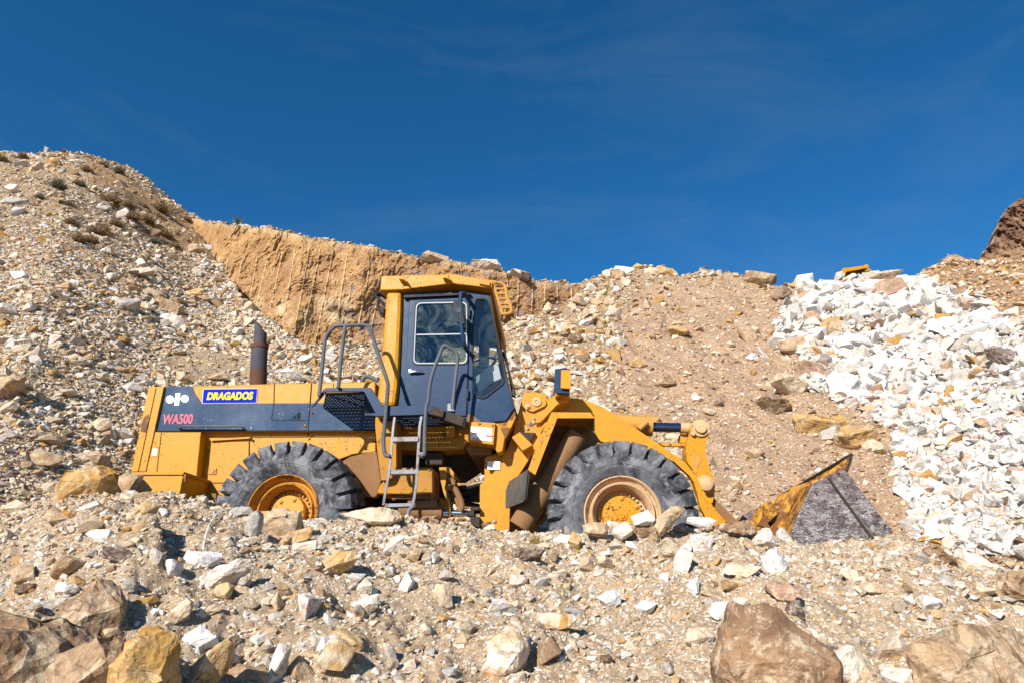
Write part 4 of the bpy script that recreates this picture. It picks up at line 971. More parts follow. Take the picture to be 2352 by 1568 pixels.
P_('grab_rail', M_RAIL, lambda b: b.tube([M(*zr(640, 625), DH), M(*zr(620, 592), DH - .05), M(*zr(645, 578), DH - .07), M(*zr(1000, 578), DH - .07), M(*zr(1300, 578), DH - .07), M(*zr(1345, 592), DH - .05), M(*zr(1370, 625), DH)], .014, 8))
grille = plate('rear_grille_housing', M_Y, mp(zr, [(262, 145), (280, 130), (452, 124), (447, 140), (240, 1098), (65, 1098)]), DH - .03, DHF + .03, .015)
P_('seams', M_SEAM, lambda b: [b.plate(mp(zr, q), DH - .036, DH - .029) for q in ([(350, 140), (356, 140), (152, 1096), (146, 1096)], [(440, 140), (449, 134), (242, 1098), (234, 1098)])], parent=grille)
P_('rust_patch', M_YR, lambda b: b.plate(mp(zr, [(215, 480), (270, 430), (272, 500), (235, 650), (180, 640), (185, 560)]), DH - .034, DH - .0305), parent=grille)
cw = plate('counterweight', M_Y, mp(zr, [(342, 640), (412, 645), (868, 645), (815, 1165), (800, 1240), (240, 1240), (240, 1098)]), .58, 2.34, .012)
P_('seams', M_SEAM, lambda b: b.plate(mp(zr, [(411, 648), (415, 648), (364, 1096), (359, 1096)]), .574, .581), parent=cw)
P_('reflector', M_WHITE, lambda b: b.plate(mp(zr, [(315, 832), (370, 832), (361, 914), (305, 914)]), .572, .579), parent=cw)
step = plate('step_box', M_Y, mp(zr, [(95, 1130), (662, 1132), (625, 1345), (560, 1500), (70, 1500)]), .12, .80, .006)
P_('tread_plate', M_YD, lambda b: b.plate(mp(zr, [(70, 1100), (675, 1096), (662, 1131), (60, 1133)]), .10, .82), bevel=.004, parent=step)
low = plate('lower_side_panel', M_Y, mp(z1, [(440, 958), (1428, 954), (1428, 1075), (1300, 1090), (1190, 1130), (1100, 1330), (450, 1330)]), .745, 2.17, .01)
P_('access_door', M_Y, lambda b: (b.plate(mp(z1, [(482, 1022), (706, 1016), (700, 1250), (460, 1252)]), .735, .744), b.plate(mp(z1, [(486, 1002), (714, 990), (714, 1000), (486, 1014)]), .700, .744)), bevel=.003, parent=low)
P_('latch', M_YD, lambda b: (b.plate(mp(z1, [(476, 1168), (520, 1168), (516, 1204), (472, 1204)]), .722, .734), b.lathe(M(*z1(500, 1186), .722), -NV, [(.02, 0), (.02, .008), (0, .01)], 12)), parent=low)
P_('seams', M_SEAM, lambda b: [b.plate(mp(z1, q), .738, .7445) for q in ([(707, 1016), (710, 1016), (708, 1250), (704, 1250)], [(442, 1250), (1100, 1250), (1100, 1254), (441, 1254)], [(1043, 958), (1046, 958), (1045, 1010), (1042, 1010)])], parent=low)
P_('battery_box', M_BR, lambda b: (b.plate(mp(z1, [(415, 1316), (520, 1312), (520, 1340), (412, 1345)]), .5, .95), b.plate(mp(z1, [(412, 1347), (520, 1342), (520, 1368), (408, 1370)]), .5, .95)), bevel=.008)
P_('rear_chassis', M_DK, lambda b: b.plate(mp(z1, [(460, 1260), (1700, 1200), (1700, 1420), (460, 1420)]), .95, 1.95), bevel=.01)
# mud guard behind rear tyre
P_('mudguard', M_BR, lambda b: b.plate(mp(z3, [(-80, 830), (0, 782), (220, 728), (256, 735), (300, 1012), (262, 1150), (240, 1175), (60, 1150), (-80, 1100)]), .60, .74), bevel=.01)
# exhaust stack
def stack(b, segs):
    for (xa, ya, ra, xb, yb, rb) in segs:
        A_, B_ = M(*z1(xa, ya), 1.45), M(*z1(xb, yb), 1.45); k = .403 * (A_ - M(*z1(xa + 1, ya), 1.45)).length / .403
        ra_, rb_ = ra * k, rb * k; ax = (B_ - A_).normalized(); h = (B_ - A_).length; b.lathe(A_, ax, [(0, 0), (ra_, 0), (rb_, h), (0, h)], 32)
ex = P_('exhaust_stack', M_EXG, lambda b: stack(b, [(761, 622, 44, 767, 487, 44)]))
P_('lower_pipe', M_EXH, lambda b: stack(b, [(758, 740, 45, 761, 619, 46)]), parent=ex)
P_('collar', M_EXH, lambda b: stack(b, [(767, 492, 47, 768, 468, 47)]), parent=ex)
def tip(b):
    A_, B_ = M(*z1(769, 475), 1.45), M(*z1(773, 402), 1.45); k = (A_ - M(*z1(770, 475), 1.45)).length; r = 34 * k
    ax = (B_ - A_).normalized(); u = FV; w = ax.cross(u); n = 28; V = []
    D_ = M(*z1(745, 338), 1.45); hi = (D_ - B_).length
    for ring in range(4):
        for i in range(n):
            t = i * 2 * math.pi / n; cx = math.cos(t)
            base = A_ if ring in (0, 3) else B_; o = (u * cx + w * math.sin(t)) * (r if ring < 2 else r * 1.0 if ring == 2 else r * .9)
            p = (A_ if ring == 0 else B_) + o
            if ring == 2: p = B_ + o * (.98) + ax * hi * ((1 - cx) / 2) ** 1.2 * 1.0 - u * 0
            if ring == 3: p = B_ + o * .9 - ax * .05
            V.append(p)
    F = [(a * n + i, a * n + (i + 1) % n, (a + 1) * n + (i + 1) % n, (a + 1) * n + i) for a in range(3) for i in range(n)]
    b.add(V, F, True)
P_('outlet', M_EXG, tip, parent=ex)
# ---- cab
DC, DCF = .42, 2.28
win1 = rnd(mp(zc, [(492, 352), (1003, 344), (1003, 962), (462, 966)]), 12, 5)
win2 = rnd(mp(zc, [(1100, 306), (1222, 306), (1262, 400), (1402, 1160), (1190, 1330), (1070, 1290), (1082, 700)]), 9, 4)
side = mp(zc, [(352, 236), (1075, 232), (1245, 264), (1300, 560), (1400, 1060), (1505, 1440), (1420, 1568), (1130, 1600), (286, 1500), (310, 1100)])
cab = plate('cab', M_BL, side, DC, DC + .05, .004, None, [win1, win2])
# door leaf proud of the wall
door = plate('cab_door', M_BL, mp(zc, [(412, 292), (1034, 288), (1040, 500), (1006, 1520), (345, 1512), (372, 1060)]), DC - .018, DC - .001, .006, cab, [win1])
def ring(name, mat, poly, k, d0, d1, par, rr=6):
    c = np.mean(poly, 0); o = [tuple(c + (np.array(p) - c) * (1 + k / np.linalg.norm(np.array(p) - c))) for p in poly]
    return plate(name, mat, o, d0, d1, 0, par, [poly])
ring('window_frame', M_FRM, win1, 3.4, DC - .030, DC - .0185, door); 
c1 = np.mean(win1, 0); win1o = [tuple(c1 + (np.array(p) - c1) * (1 + 3.6 / np.linalg.norm(np.array(p) - c1))) for p in win1]
ring('window_seal', M_BK, win1o, 2.8, DC - .027, DC - .0186, door)
plate('window_glass', M_GL, win1, DC - .012, DC - .006, 0, door)
P_('window_rail', M_FRM, lambda b: b.plate(mp(zc, [(486, 668), (1003, 660), (1003, 672), (486, 682)]), DC - .022, DC - .013), parent=door)
ring('window_seal', M_BK, win2, 3.4, DC - .016, DC - .0005, cab)
plate('quarter_window', M_GLC, win2, DC + .004, DC + .010, 0, cab)
P_('door_handle', M_CHR, lambda b: (b.tube([M(*zc(425, 1062), DC - .04), M(*zc(470, 1060), DC - .05), M(*zc(540, 1060), DC - .045), M(*zc(560, 1068), DC - .03)], .019, 10, .010), b.lathe(M(*zc(428, 1064), DC - .019), -NV, [(.028, 0), (.026, .03), (0, .035)], 14)), parent=door)
P_('hinge', M_BK, lambda b: (b.plate(mp(zc, [(1030, 400), (1048, 400), (1044, 490), (1026, 490)]), DC - .045, DC - .02), b.plate(mp(zc, [(1012, 1240), (1030, 1240), (1026, 1335), (1008, 1335)]), DC - .045, DC - .02)), parent=door, bevel=.004)
plate('door_gap', M_SEAM, mp(zc, [(1036, 290), (1044, 290), (1020, 1520), (1010, 1520)]), DC - .010, DC - .0004, 0, cab)
# far wall with its window, back wall, floor, front screen and roof lining
wf1 = rnd(mp(zc, [(694, 728), (1138, 716), (1138, 1000), (690, 1000)]), 4, 3); wf2 = rnd(mp(zc, [(1232, 640), (1290, 640), (1352, 1000), (1232, 1010)]), 4, 3)
def far_side():
    s = [M(x, y, DC) + NV * (DCF - DC) for x, y in side]; hol = [[M(x, y, DCF) for x, y in w_] for w_ in (wf1, wf2)]
    b = MB(); b.slab([s] + hol, NV * .05); return b.build('far_wall', M_BL, cab)
far_side()
P_('back_wall', M_DK, lambda b: (b.plate(mp(zc, [(352, 240), (372, 240), (330, 1100), (306, 1500), (286, 1500), (330, 1100)]), DC + .05, DCF)), parent=cab)
P_('cab_floor', M_DK, lambda b: b.plate(mp(zc, [(288, 1440), (1490, 1420), (1420, 1560), (288, 1500)]), DC + .05, DCF), parent=cab)
P_('roof_lining', M_DK, lambda b: b.plate(mp(zc, [(352, 238), (1240, 264), (1240, 300), (352, 270)]), DC + .05, DCF), parent=cab)
P_('windscreen_frame', M_DK, lambda b: (b.plate(mp(zc, [(1245, 264), (1262, 262), (1310, 560), (1415, 1060), (1520, 1440), (1505, 1440), (1400, 1060), (1298, 560)]), DC + .0, DC + .10), b.plate(mp(zc, [(1245, 264), (1262, 262), (1310, 560), (1415, 1060), (1520, 1440), (1505, 1440), (1400, 1060), (1298, 560)]), DCF - .1, DCF), b.plate(mp(zc, [(1400, 1060), (1416, 1060), (1522, 1440), (1505, 1440)]), DC + .1, DCF - .1)), parent=cab)
P_('windscreen', M_GLC, lambda b: b.plate(mp(zc, [(1250, 268), (1254, 268), (1408, 1060), (1403, 1060)]), DC + .1, DCF - .1), parent=cab)
P_('cab_corner', M_YR, lambda b: b.plate(mp(z3, [(1418, 446), (1585, 300), (1598, 400), (1502, 610), (1440, 520)]), DC + .03, DCF - .05), parent=cab)
P_('dust_strip', M_BR, lambda b: b.plate(mp(z3, [(1132, 368), (1180, 380), (1240, 430), (1262, 448), (1130, 448)]), DC - .006, DC - .0005), parent=cab)
sx = P_('seat', M_CLOTH, lambda b: (b.plate(rnd(mp(zc, [(1235, 1000), (1340, 985), (1372, 1130), (1300, 1160), (1150, 1270), (1105, 1200), (1110, 1110), (1190, 1050)]), .2), .75, 1.5)), parent=cab, bevel=.04)
P_('seat', M_BK, lambda b: (b.plate(rnd(mp(zc, [(560, 760), (690, 760), (720, 1240), (1000, 1250), (1000, 1420), (580, 1420)]), .2), .95, 1.6)), parent=cab, bevel=.04)
P_('steering_wheel', M_BK, lambda b: (b.tube([M(*zc(1165, 985), 1.25) + (FV * math.cos(t) * .95 + UP * .3 * math.cos(t) + NV * math.sin(t)) * .2 for t in [i * .2617 for i in range(25)]], .017, 8), b.tube([M(*zc(1165, 985), 1.25), M(*zc(1240, 1250), 1.25)], .03, 8)), parent=cab)
P_('door_post', M_BK, lambda b: b.plate(mp(zc, [(1142, 560), (1228, 540), (1228, 1400), (1142, 1400)]), 1.9, 2.15), parent=cab)
# roll-over pillar and roof
pil = plate('roll_over_pillar', M_Y, mp(zc, [(170, 215), (330, 220), (326, 420), (290, 1200), (262, 1415), (55, 1420), (95, 1150), (125, 760)]), .34, .62, .05)
P_('roll_over_pillar', M_Y, lambda b: b.slab([[M(x, y, .34) for x, y in mp(zc, [(170, 215), (330, 220), (326, 420), (290, 1200), (262, 1415), (55, 1420), (95, 1150), (125, 760)])]], NV * .28) if False else b.slab([[M(x, y, .34) + NV * 1.95 for x, y in mp(zc, [(170, 215), (330, 220), (326, 420), (290, 1200), (262, 1415), (55, 1420), (95, 1150), (125, 760)])]], NV * .28), bevel=.05)
roof = plate('roof', M_Y, mp(zc, [(118, 62), (885, 43), (1148, 92), (1284, 124), (1274, 190), (910, 148), (860, 140), (330, 206), (105, 212)]), .30, 2.6, .012)
P_('roof_rib', M_Y, lambda b: (b.plate(mp(zc, [(150, 196), (325, 192), (325, 222), (170, 222)]), .36, 2.5), b.plate(mp(zc, [(760, 150), (900, 146), (900, 200), (800, 200)]), .55, 2.4)), bevel=.01, parent=roof)
for q in (((300, 62), (345, 58), (358, 66), (384, 108), (384, 130), (350, 100), (300, 98)), ((760, 50), (818, 45), (822, 88), (845, 98), (845, 112), (800, 86), (760, 88))):
    P_('lifting_eye', M_Y, lambda b: b.plate(mp(zc, q), .20, .30), bevel=.01, parent=roof)
P_('gutter', M_BK, lambda b: b.plate(mp(zc, [(352, 262), (1050, 240), (1050, 256), (352, 290)]), DC - .06, DC), parent=cab)
# guard rack at front of roof
def rack(b):
    k = [(1745, 175), (1800, 180), (1960, 205), (1985, 240), (2000, 350), (2028, 400), (2045, 470), (2030, 490), (1958, 503)]
    b.tube([M(*z2(x, y), .36) for x, y in k], .022, 8, smooth_path=1); b.tube([M(*z2(1862, 196), .36), M(*z2(1958, 503), .36)], .02, 8)
    for y, xa, xb in ((257, 1890, 1985), (302, 1895, 1995), (352, 1912, 2005), (399, 1930, 2020), (438, 1945, 2030)): b.tube([M(*z2(xa, y), .36), M(*z2(xb, y), .36)], .018, 6)
    b.plate(mp(z2, [(1730, 165), (1835, 185), (1830, 225), (1730, 205)]), .27, .298)
P_('light_guard', M_YD, rack, parent=roof)
P_('wiper', M_BK, lambda b: (b.tube([M(*z2(1975, 830), DC + .1), M(*z2(2050, 1260), DC + .1), M(*z2(2078, 1270), DC + .1), M(*z2(1960, 860), DC + .12)], .012, 6), b.plate(mp(z2, [(2035, 1240), (2075, 1250), (2078, 1285), (2040, 1270)]), DC, DC + .1)), parent=cab)
# rear work lamp with cables
wl = P_('work_lamp', M_DK, lambda b: b.plate(mp(zc, [(90, 370), (150, 392), (140, 460), (95, 435)]), .5, .75), bevel=.01)
P_('cable', M_BK, lambda b: [b.tube([M(*zc(x, y), d) for x, y in pts], .016, 6, smooth_path=2) for d, pts in ((.5, [(160, 270), (100, 235), (60, 245), (60, 280), (100, 300), (140, 370)]), (.55, [(160, 300), (110, 255), (75, 270), (105, 320), (155, 360)]), (.5, [(95, 300), (78, 330), (85, 400), (95, 430), (110, 470), (140, 485)]))], parent=wl)
# mirror
mir = P_('mirror', M_BK, lambda b: b.plate(rnd(mp(zc, [(870, 305), (965, 345), (985, 565), (900, 540), (872, 420)]), .2), DC - .32, DC - .26), bevel=.008)
P_('mirror_arm', M_BL, lambda b: (b.tube([M(*zc(x, y), d) for x, y, d in ((1090, 395, DC), (1030, 310, DC - .15), (985, 248, DC - .28), (960, 240, DC - .3), (946, 265, DC - .3), (945, 420, DC - .3), (955, 600, DC - .3), (980, 740, DC - .28), (1000, 825, DC - .2), (1080, 900, DC))], .026, 10, smooth_path=1), b.lathe(M(*zc(930, 422), DC - .33), NV, [(0, 0), (.035, 0), (.035, .06), (0, .06)], 14)), parent=mir)
# ---- platform, steps and handrails
deck = P_('access_platform', M_BL, lambda b: (
    b.plate(mp(z2, [(110, 1388), (235, 1214), (250, 1206), (675, 1203), (690, 1208), (800, 1380), (1215, 1375), (1238, 1440), (1225, 1462), (720, 1475), (625, 1470), (622, 1450), (725, 1448), (618, 1240), (250, 1243), (130, 1380)]), 0, .03)), bevel=.004)
def perf(name, x0, x1, z, d0f, d1, nx, ny, par, lip=0):
    """perforated floor plate: horizontal, outer depth d0f(s), inner depth d1"""
    n0 = M(1176, 900, 0); 
    def pt(x, d): return M_at(x, d, z)
    loops = [[pt(x0[0], d0f), pt(x1[0], d0f), pt(x1[1], d1), pt(x0[1], d1)]]
    A0, B0, C1, D1 = loops[0]
    for j in range(ny):
        for i in range(nx):
            s = (i + .5 + .5 * (j % 2)) / (nx + .5); t = (j + .5) / ny
            p = A0.lerp(B0, s).lerp(D1.lerp(C1, s), t)
            loops.append([p + (FV * math.cos(q) * 1.35 + NV * math.sin(q)) * .0165 for q in [k * math.pi / 3 for k in range(6)]])
    b = MB(); b.slab(loops, Vector((0, 0, .012))); return b.build(name, M_BL, par)
def M_at(x, d, z):
    """point at machine depth d and height z under picture column x read at that height"""
    # solve picture row for height z on plane d
    lo, hi = -400, 1369.0
    for _ in range(50):
        mid = (lo + hi) / 2
        if M(x, mid, d).z > z: lo = mid
        else: hi = mid
    return M(x, (lo + hi) / 2, d)
zt = M(*z2(400, 1243), 0).z; zl = M(*z2(900, 1470), 0).z
perf('floor_plate', (748, 742), (838, 838), zt - .012, .03, DH - .02, 11, 9, deck)
perf('floor_plate', (866, 880), (1040, 1030), zl + .01, .03, DC + .22, 22, 6, deck)
P_('sloping_plate', M_BL, lambda b: b.add([M_at(838, 0.03, zt), M_at(872, .03, zl + .02), M_at(872, DH - .02, zl + .02), M_at(838, DH - .02, zt)], [(0, 1, 2, 3)]), parent=deck)
P_('rubber_mat', M_DK, lambda b: (b.plate(mp(z3, [(775, 288), (915, 335), (895, 405), (765, 375)]), -.01, .16), b.plate(mp(z3, [(918, 338), (1112, 402), (1082, 492), (890, 425)]), 0.03, .20)), bevel=.01, parent=deck)
lad = P_('ladder', M_STEEL, lambda b: (b.tube([M(*z3(x, y), d) for x, y, d in ((432, 400, .04), (418, 500, .02), (396, 750, 0), (378, 940, -.02), (345, 1110, -.02), (322, 1250, -.02))], .018, 4), b.tube([M(*z3(x, y), d) for x, y, d in ((692, 385, .04), (672, 500, .02), (655, 800, 0), (640, 1050, -.02), (620, 1180, -.02), (596, 1275, -.02))], .020, 4)))
for q in ([(408, 592), (660, 588), (660, 612), (655, 634), (408, 638)], [(384, 908), (638, 905), (634, 948), (382, 953)], [(335, 1234), (600, 1230), (596, 1262), (332, 1272)]):
    P_('rung', M_STEEL, lambda b: b.plate(mp(z3, q), -.02, .09), bevel=.004, parent=lad)
P_('cable', M_STEEL, lambda b: b.tube([M(*z3(x, y), -.02) for x, y in ((594, 1272), (570, 1300), (555, 1370), (543, 1430), (538, 1500))], .022, 8), parent=lad)
def tub(name, pts, r=.023, mat=M_RAIL, f=z2, d=0., sp=1, par=None): return P_(name, mat, lambda b: b.tube([M(*f(*p[:2]), (p[2] if len(p) > 2 else d)) for p in pts], r, 10, smooth_path=sp), parent=par)
hr = tub('handrail', [(185, 1285), (215, 1000), (240, 740), (262, 690), (330, 622), (355, 612), (500, 606), (630, 602), (665, 622), (690, 680), (760, 900), (830, 1100), (850, 1170), (845, 1250), (820, 1560)] + [(689 * 0 + (x * .2381 + 803.9 - 689) / .238, (y * .2381 + 861.3 - 602.9) / .238) for x, y in ((325, 560), (322, 680), (335, 755), (352, 778), (385, 772))], d=-.03)
tub('handrail_post', [(370, 1205), (400, 900), (420, 720), (437, 615)], par=hr, d=-.03)
hr2 = tub('handrail', [((x * .2381 + 803.9 - 689) / .238, (y * .2381 + 861.3 - 602.9) / .238, d) for x, y, d in ((665, 770, 0), (712, 775, -.03), (720, 740, -.03), (722, 500, -.03), (735, 300, -.03))] + [(1240, 1330, -.03), (1250, 1180, -.03), (1290, 1030, -.02), (1370, 830, 0), (1385, 803, 0), (1405, 798, 0), (1490, 850, .03), (1515, 880, .04), (1522, 940, .05), (1500, 1120, .06), (1480, 1300, .06), (1472, 1420, .06)], r=.022)
P_('rail_foot', M_STEEL, lambda b: (b.plate(mp(z3, [(940, 275), (970, 268), (975, 330), (1005, 330), (1005, 342), (940, 342)]), .03, .09), b.plate(mp(z3, [(665, 742), (700, 738), (700, 785), (665, 785)]), -.02, .06)), parent=hr2)
tub('grab_rail', [(600, 1145), (615, 1110), (650, 1092), (700, 1110), (750, 1140)], d=1.9, r=.03)
# ---- below the cab
fr = plate('cab_support_frame', M_MUD_SHADE, mp(z3, [(455, 470), (920, 470), (1145, 445), (1145, 640), (1085, 705), (880, 722), (455, 718)]), DC + .20, DCF, .012)
plate('fender_post', M_MUD_SHADE, rnd(mp(z3, [(245, 400), (445, 400), (445, 880), (400, 985), (365, 1005), (302, 1012), (262, 720), (243, 480)]), 3), .30, .60, .03)
cp = plate('plate_panel', M_Y, mp(z3, [(1145, 445), (1402, 455), (1385, 668), (1145, 640)]), DC - .04, DC + .3, .006)
P_('warning_label', M_WHITE, lambda b: b.plate(mp(z3, [(1166, 490), (1372, 508), (1368, 636), (1162, 615)]), DC - .045, DC - .0405), parent=cp)
P_('warning_stripe', M_RED, lambda b: [b.plate(mp(z3, q), DC - .049, DC - .0455) for q in ([(1180, 550), (1238, 555), (1238, 564), (1180, 560)], [(1180, 600), (1238, 606), (1238, 616), (1180, 610)], [(1310, 572), (1370, 578), (1370, 592), (1310, 586)], [(1312, 528), (1370, 532), (1370, 536), (1312, 533)])], parent=cp)
P_('frame_corner', M_YD, lambda b: b.plate(mp(z3, [(1400, 455), (1440, 470), (1495, 600), (1470, 730), (1420, 745), (1384, 668)]), DC + .02, DCF - .1), bevel=.01)
P_('frame_corner', M_BR, lambda b: b.plate(mp(z3, [(1110, 690), (1170, 655), (1370, 680), (1365, 760), (1150, 770)]), DC + .2, DCF - .2), bevel=.02)
P_('hose_cover', M_YD, lambda b: b.plate(mp(z3, [(920, 480), (1005, 480), (1002, 585), (925, 585)]), DC + .05, DC + .2), bevel=.02)
P_('fuel_tank', M_MUD_SHADE, lambda b: b.plate(mp(z3, [(270, 1140), (262, 1120), (290, 1050), (350, 1000), (450, 890), (795, 885), (795, 1145)]), .40, .9), bevel=.03)
P_('valve_bank', M_DK, lambda b: (b.plate(mp(z3, [(455, 715), (1180, 700), (1180, 780), (1000, 900), (860, 900), (640, 890), (460, 890)]), .95, 2.1), b.plate(mp(z3, [(720, 740), (900, 740), (890, 860), (720, 860)]), .65, .95)), bevel=.015)
P_('chassis_beam', M_DK, lambda b: (b.plate(mp(z3, [(230, 1145), (800, 1150), (860, 1180), (870, 1480), (230, 1480)]), .95, 2.0), b.plate(mp(z3, [(795, 900), (960, 900), (900, 1300), (800, 1150)]), 1.1, 1.8)), bevel=.015)
P_('hinge_plate', M_YD, lambda b: b.plate(mp(z3, [(858, 885), (960, 880), (1000, 930), (1040, 1000), (1030, 1010), (950, 940), (930, 960), (920, 1100), (960, 1200), (970, 1300), (965, 1480), (950, 1480), (945, 1300), (940, 1220), (900, 1130), (870, 1000)]), .55, .75), bevel=.01)
P_('hinge_plate', M_YD, lambda b: (b.plate(mp(z3, [(860, 1180), (900, 1180), (895, 1500), (862, 1500)]), .8, 1.6)), bevel=.01)
tub('hydraulic_hose', [(920, 985, .6), (990, 1010, .6), (1020, 1080, .6), (1030, 1180, .6), (1070, 1290, .6)], .035, M_BR, z3)
tub('hydraulic_hose', [(920, 1070, .5), (1010, 1085, .5), (1060, 1180, .5), (1085, 1270, .5), (1060, 1310, .5)], .035, M_BR, z3)
for k in range(5):
    y = 1060 + 34 * k; tub('hydraulic_hose', [(1010, y + 30, .8 + .1 * k), (1080, y + 18 + 14 * math.sin(k * 2), .75 + .1 * k), (1160, y + 20, .75 + .08 * k), (1280, y - 14 - 8 * k, .85)], .022 + .004 * (k % 2), M_BK, z3)
for k in range(4): tub('hydraulic_hose', [(1030, 1080 + 55 * k, 1.3), (1150, 1120 + 40 * k, 1.2), (1270, 1085 + 60 * k, 1.2)], .028, M_DK, z3)
P_('drain_pipe', M_BR, lambda b: (b.tube([M(*z3(x, y), .5) for x, y in ((410, 1190), (450, 1172), (700, 1172), (800, 1178))], .03, 8), b.tube([M(*z3(x, y), .5) for x, y in ((560, 1245), (840, 1232))], .045, 8), b.plate(mp(z3, [(780, 1150), (800, 1150), (800, 1240), (780, 1240)]), .45, .6)))
sc_ = P_('steering_cylinder', M_BR, lambda b: b.tube([M(*z3(480, 1310), .62), M(*z3(895, 1318), .62)], .098, 20))
P_('cylinder_rod', M_CHR, lambda b: b.tube([M(*z3(895, 1326), .62), M(*z3(1135, 1330), .62)], .038, 16), parent=sc_)
P_('rod_eye', M_DK, lambda b: (b.plate(mp(z3, [(1125, 1300), (1200, 1300), (1200, 1356), (1125, 1356)]), .55, .70), b.plate(mp(z3, [(1160, 1265), (1250, 1265), (1250, 1300), (1160, 1300)]), .55, .9), b.plate(mp(z3, [(1155, 1360), (1250, 1360), (1250, 1470), (1170, 1440)]), .55, .9)), parent=sc_, bevel=.008)
# ---- front frame
tower = [(382, 328), (470, 325), (515, 333), (548, 352), (570, 385), (600, 385), (700, 420), (650, 520), (560, 640), (330, 1000), (268, 1100), (275, 1235), (270, 1430), (35, 1430), (38, 1050), (120, 990), (190, 900), (225, 800), (255, 770), (300, 640)]
ff = plate('front_frame', M_Y, mp(z4, tower), .66, .74, .008)
P_('front_frame', M_YD, lambda b: b.slab([[M(x, y, .66) + NV * 1.55 for x, y in mp(z4, tower)]], NV * .08), bevel=.008)
plate('hinge_wall', M_Y, mp(z4, [(75, 835), (205, 790), (235, 800), (200, 900), (130, 985), (80, 1030), (72, 1020)]), .71, 2.2, .008)
P_('inner_frame', M_BR, lambda b: (b.plate(mp(z4, [(560, 420), (780, 420), (900, 640), (860, 700), (500, 1250), (330, 1450), (120, 1450), (120, 1150), (420, 760)]), .95, 2.0)), bevel=.01)
P_('name_plate', M_WHITE, lambda b: b.plate(mp(z4, [(98, 868), (198, 868), (196, 934), (96, 934)]), .651, .659) if False else b.plate(mp(z4, [(98, 868), (198, 868), (196, 934), (96, 934)]), .645, .6595), parent=ff)
pv = plate('pivot_plate', M_YD, rnd(mp(z4, [(388, 425), (440, 372), (500, 355), (548, 372), (560, 415), (548, 435), (455, 480), (415, 470)]), .25), .625, .66, .006, ff)
P_('pivot_pin', M_RIM, lambda b: (b.lathe(M(*z4(482, 402), .62), -NV, [(.062, 0), (.06, .012), (.02, .016), (.012, .004), (0, .004)], 28), b.lathe(M(*z4(412, 440), .62), -NV, [(.034, 0), (.034, .012), (.018, .013), (.018, .03), (0, .03)], 12, False)), parent=ff)
P_('bolt', M_STEEL, lambda b: [b.lathe(M(*z4(x, y), .66), -NV, [(r, 0), (r, .012), (r * .5, .014), (0, .014)], 12) for x, y, r in ((436, 575, .03), (464, 566, .02), (412, 615, .02), (156, 1342, .018), (465, 536, .014))], parent=ff)
# boarding step
P_('tread_step', M_YD, lambda b: (b.plate(mp(z4, [(288, 680), (350, 638), (452, 740), (372, 786)]), .46, .655)), bevel=.005, parent=ff)
P_('step_recess', M_DK, lambda b: (b.plate(mp(z4, [(352, 640), (474, 645), (428, 722), (450, 738)]), .60, .659)), parent=ff)
# front fender: bent sheet with turned lip
def fender(b):
    prof = [(938, 528), (905, 487), (600, 484), (475, 690), (395, 860), (330, 985), (265, 1030)]
    near = [M(*z4(x, y), .06) for x, y in ((935, 528), (905, 486), (600, 484), (500, 700), (415, 935))]
    n = len(near); V = near + [p + NV * .62 for p in near]; F = [(i, i + 1, i + 1 + n, i + n) for i in range(n - 1)]; b.add(V, F)
    V2 = [p - UP * .012 + FV * .006 for p in V]; b.add(V2, F)
    b.plate(mp(z4, [(600, 484), (905, 486), (938, 530), (645, 530), (472, 975), (415, 935), (500, 700)]), .045, .062)
fe_ = P_('front_fender', M_Y, fender, bevel=0)
P_('mud_flap', M_FLAP, lambda b: (b.add([M(*z4(415, 930), .06), M(*z4(392, 1165), .04), M(*z4(375, 1188), .06), M(*z4(238, 1240), .52), M(*z4(240, 1100), .58), M(*z4(268, 1025), .62)], [(0, 1, 2, 3, 4, 5)]), b.add([p + FV * .02 for p in [M(*z4(415, 930), .06), M(*z4(392, 1165), .04), M(*z4(375, 1188), .06), M(*z4(238, 1240), .52), M(*z4(240, 1100), .58), M(*z4(268, 1025), .62)]], [(0, 1, 2, 3, 4, 5)])), parent=fe_)
P_('front_fender', M_YD, lambda b: (b.slab([[M(x, y, .06) + NV * 2.2 for x, y in mp(z4, [(600, 484), (905, 486), (938, 530), (645, 530), (472, 975), (415, 935), (500, 700)])]], NV * .62)))
# lamp
lampb = plate('lamp_bracket', M_Y, mp(z4, [(622, 350), (650, 350), (742, 345), (700, 400), (640, 430), (520, 560), (478, 570)]), .36, .58, .006)
lamp = plate('turn_lamp', M_BL, rnd(mp(z4, [(628, 145), (700, 140), (742, 148), (745, 300), (738, 318), (735, 338), (640, 332), (618, 305)]), 1.5), .16, .42, .012)
P_('amber_lens', M_AMB, lambda b: (b.plate(rnd(mp(z4, [(676, 154), (743, 156), (745, 298), (672, 294)]), 2), .115, .159)), bevel=.012, parent=lamp)
P_('lamp_stem', M_YR, lambda b: b.plate(mp(z4, [(628, 325), (740, 332), (735, 352), (630, 360)]), .22, .40), bevel=.006, parent=lamp)
P_('lamp_bracket', M_YR, lambda b: b.plate(mp(z4, [(640, 348), (740, 348), (700, 420), (620, 480), (600, 560), (560, 560), (575, 470)]), .58, .66), bevel=.004)
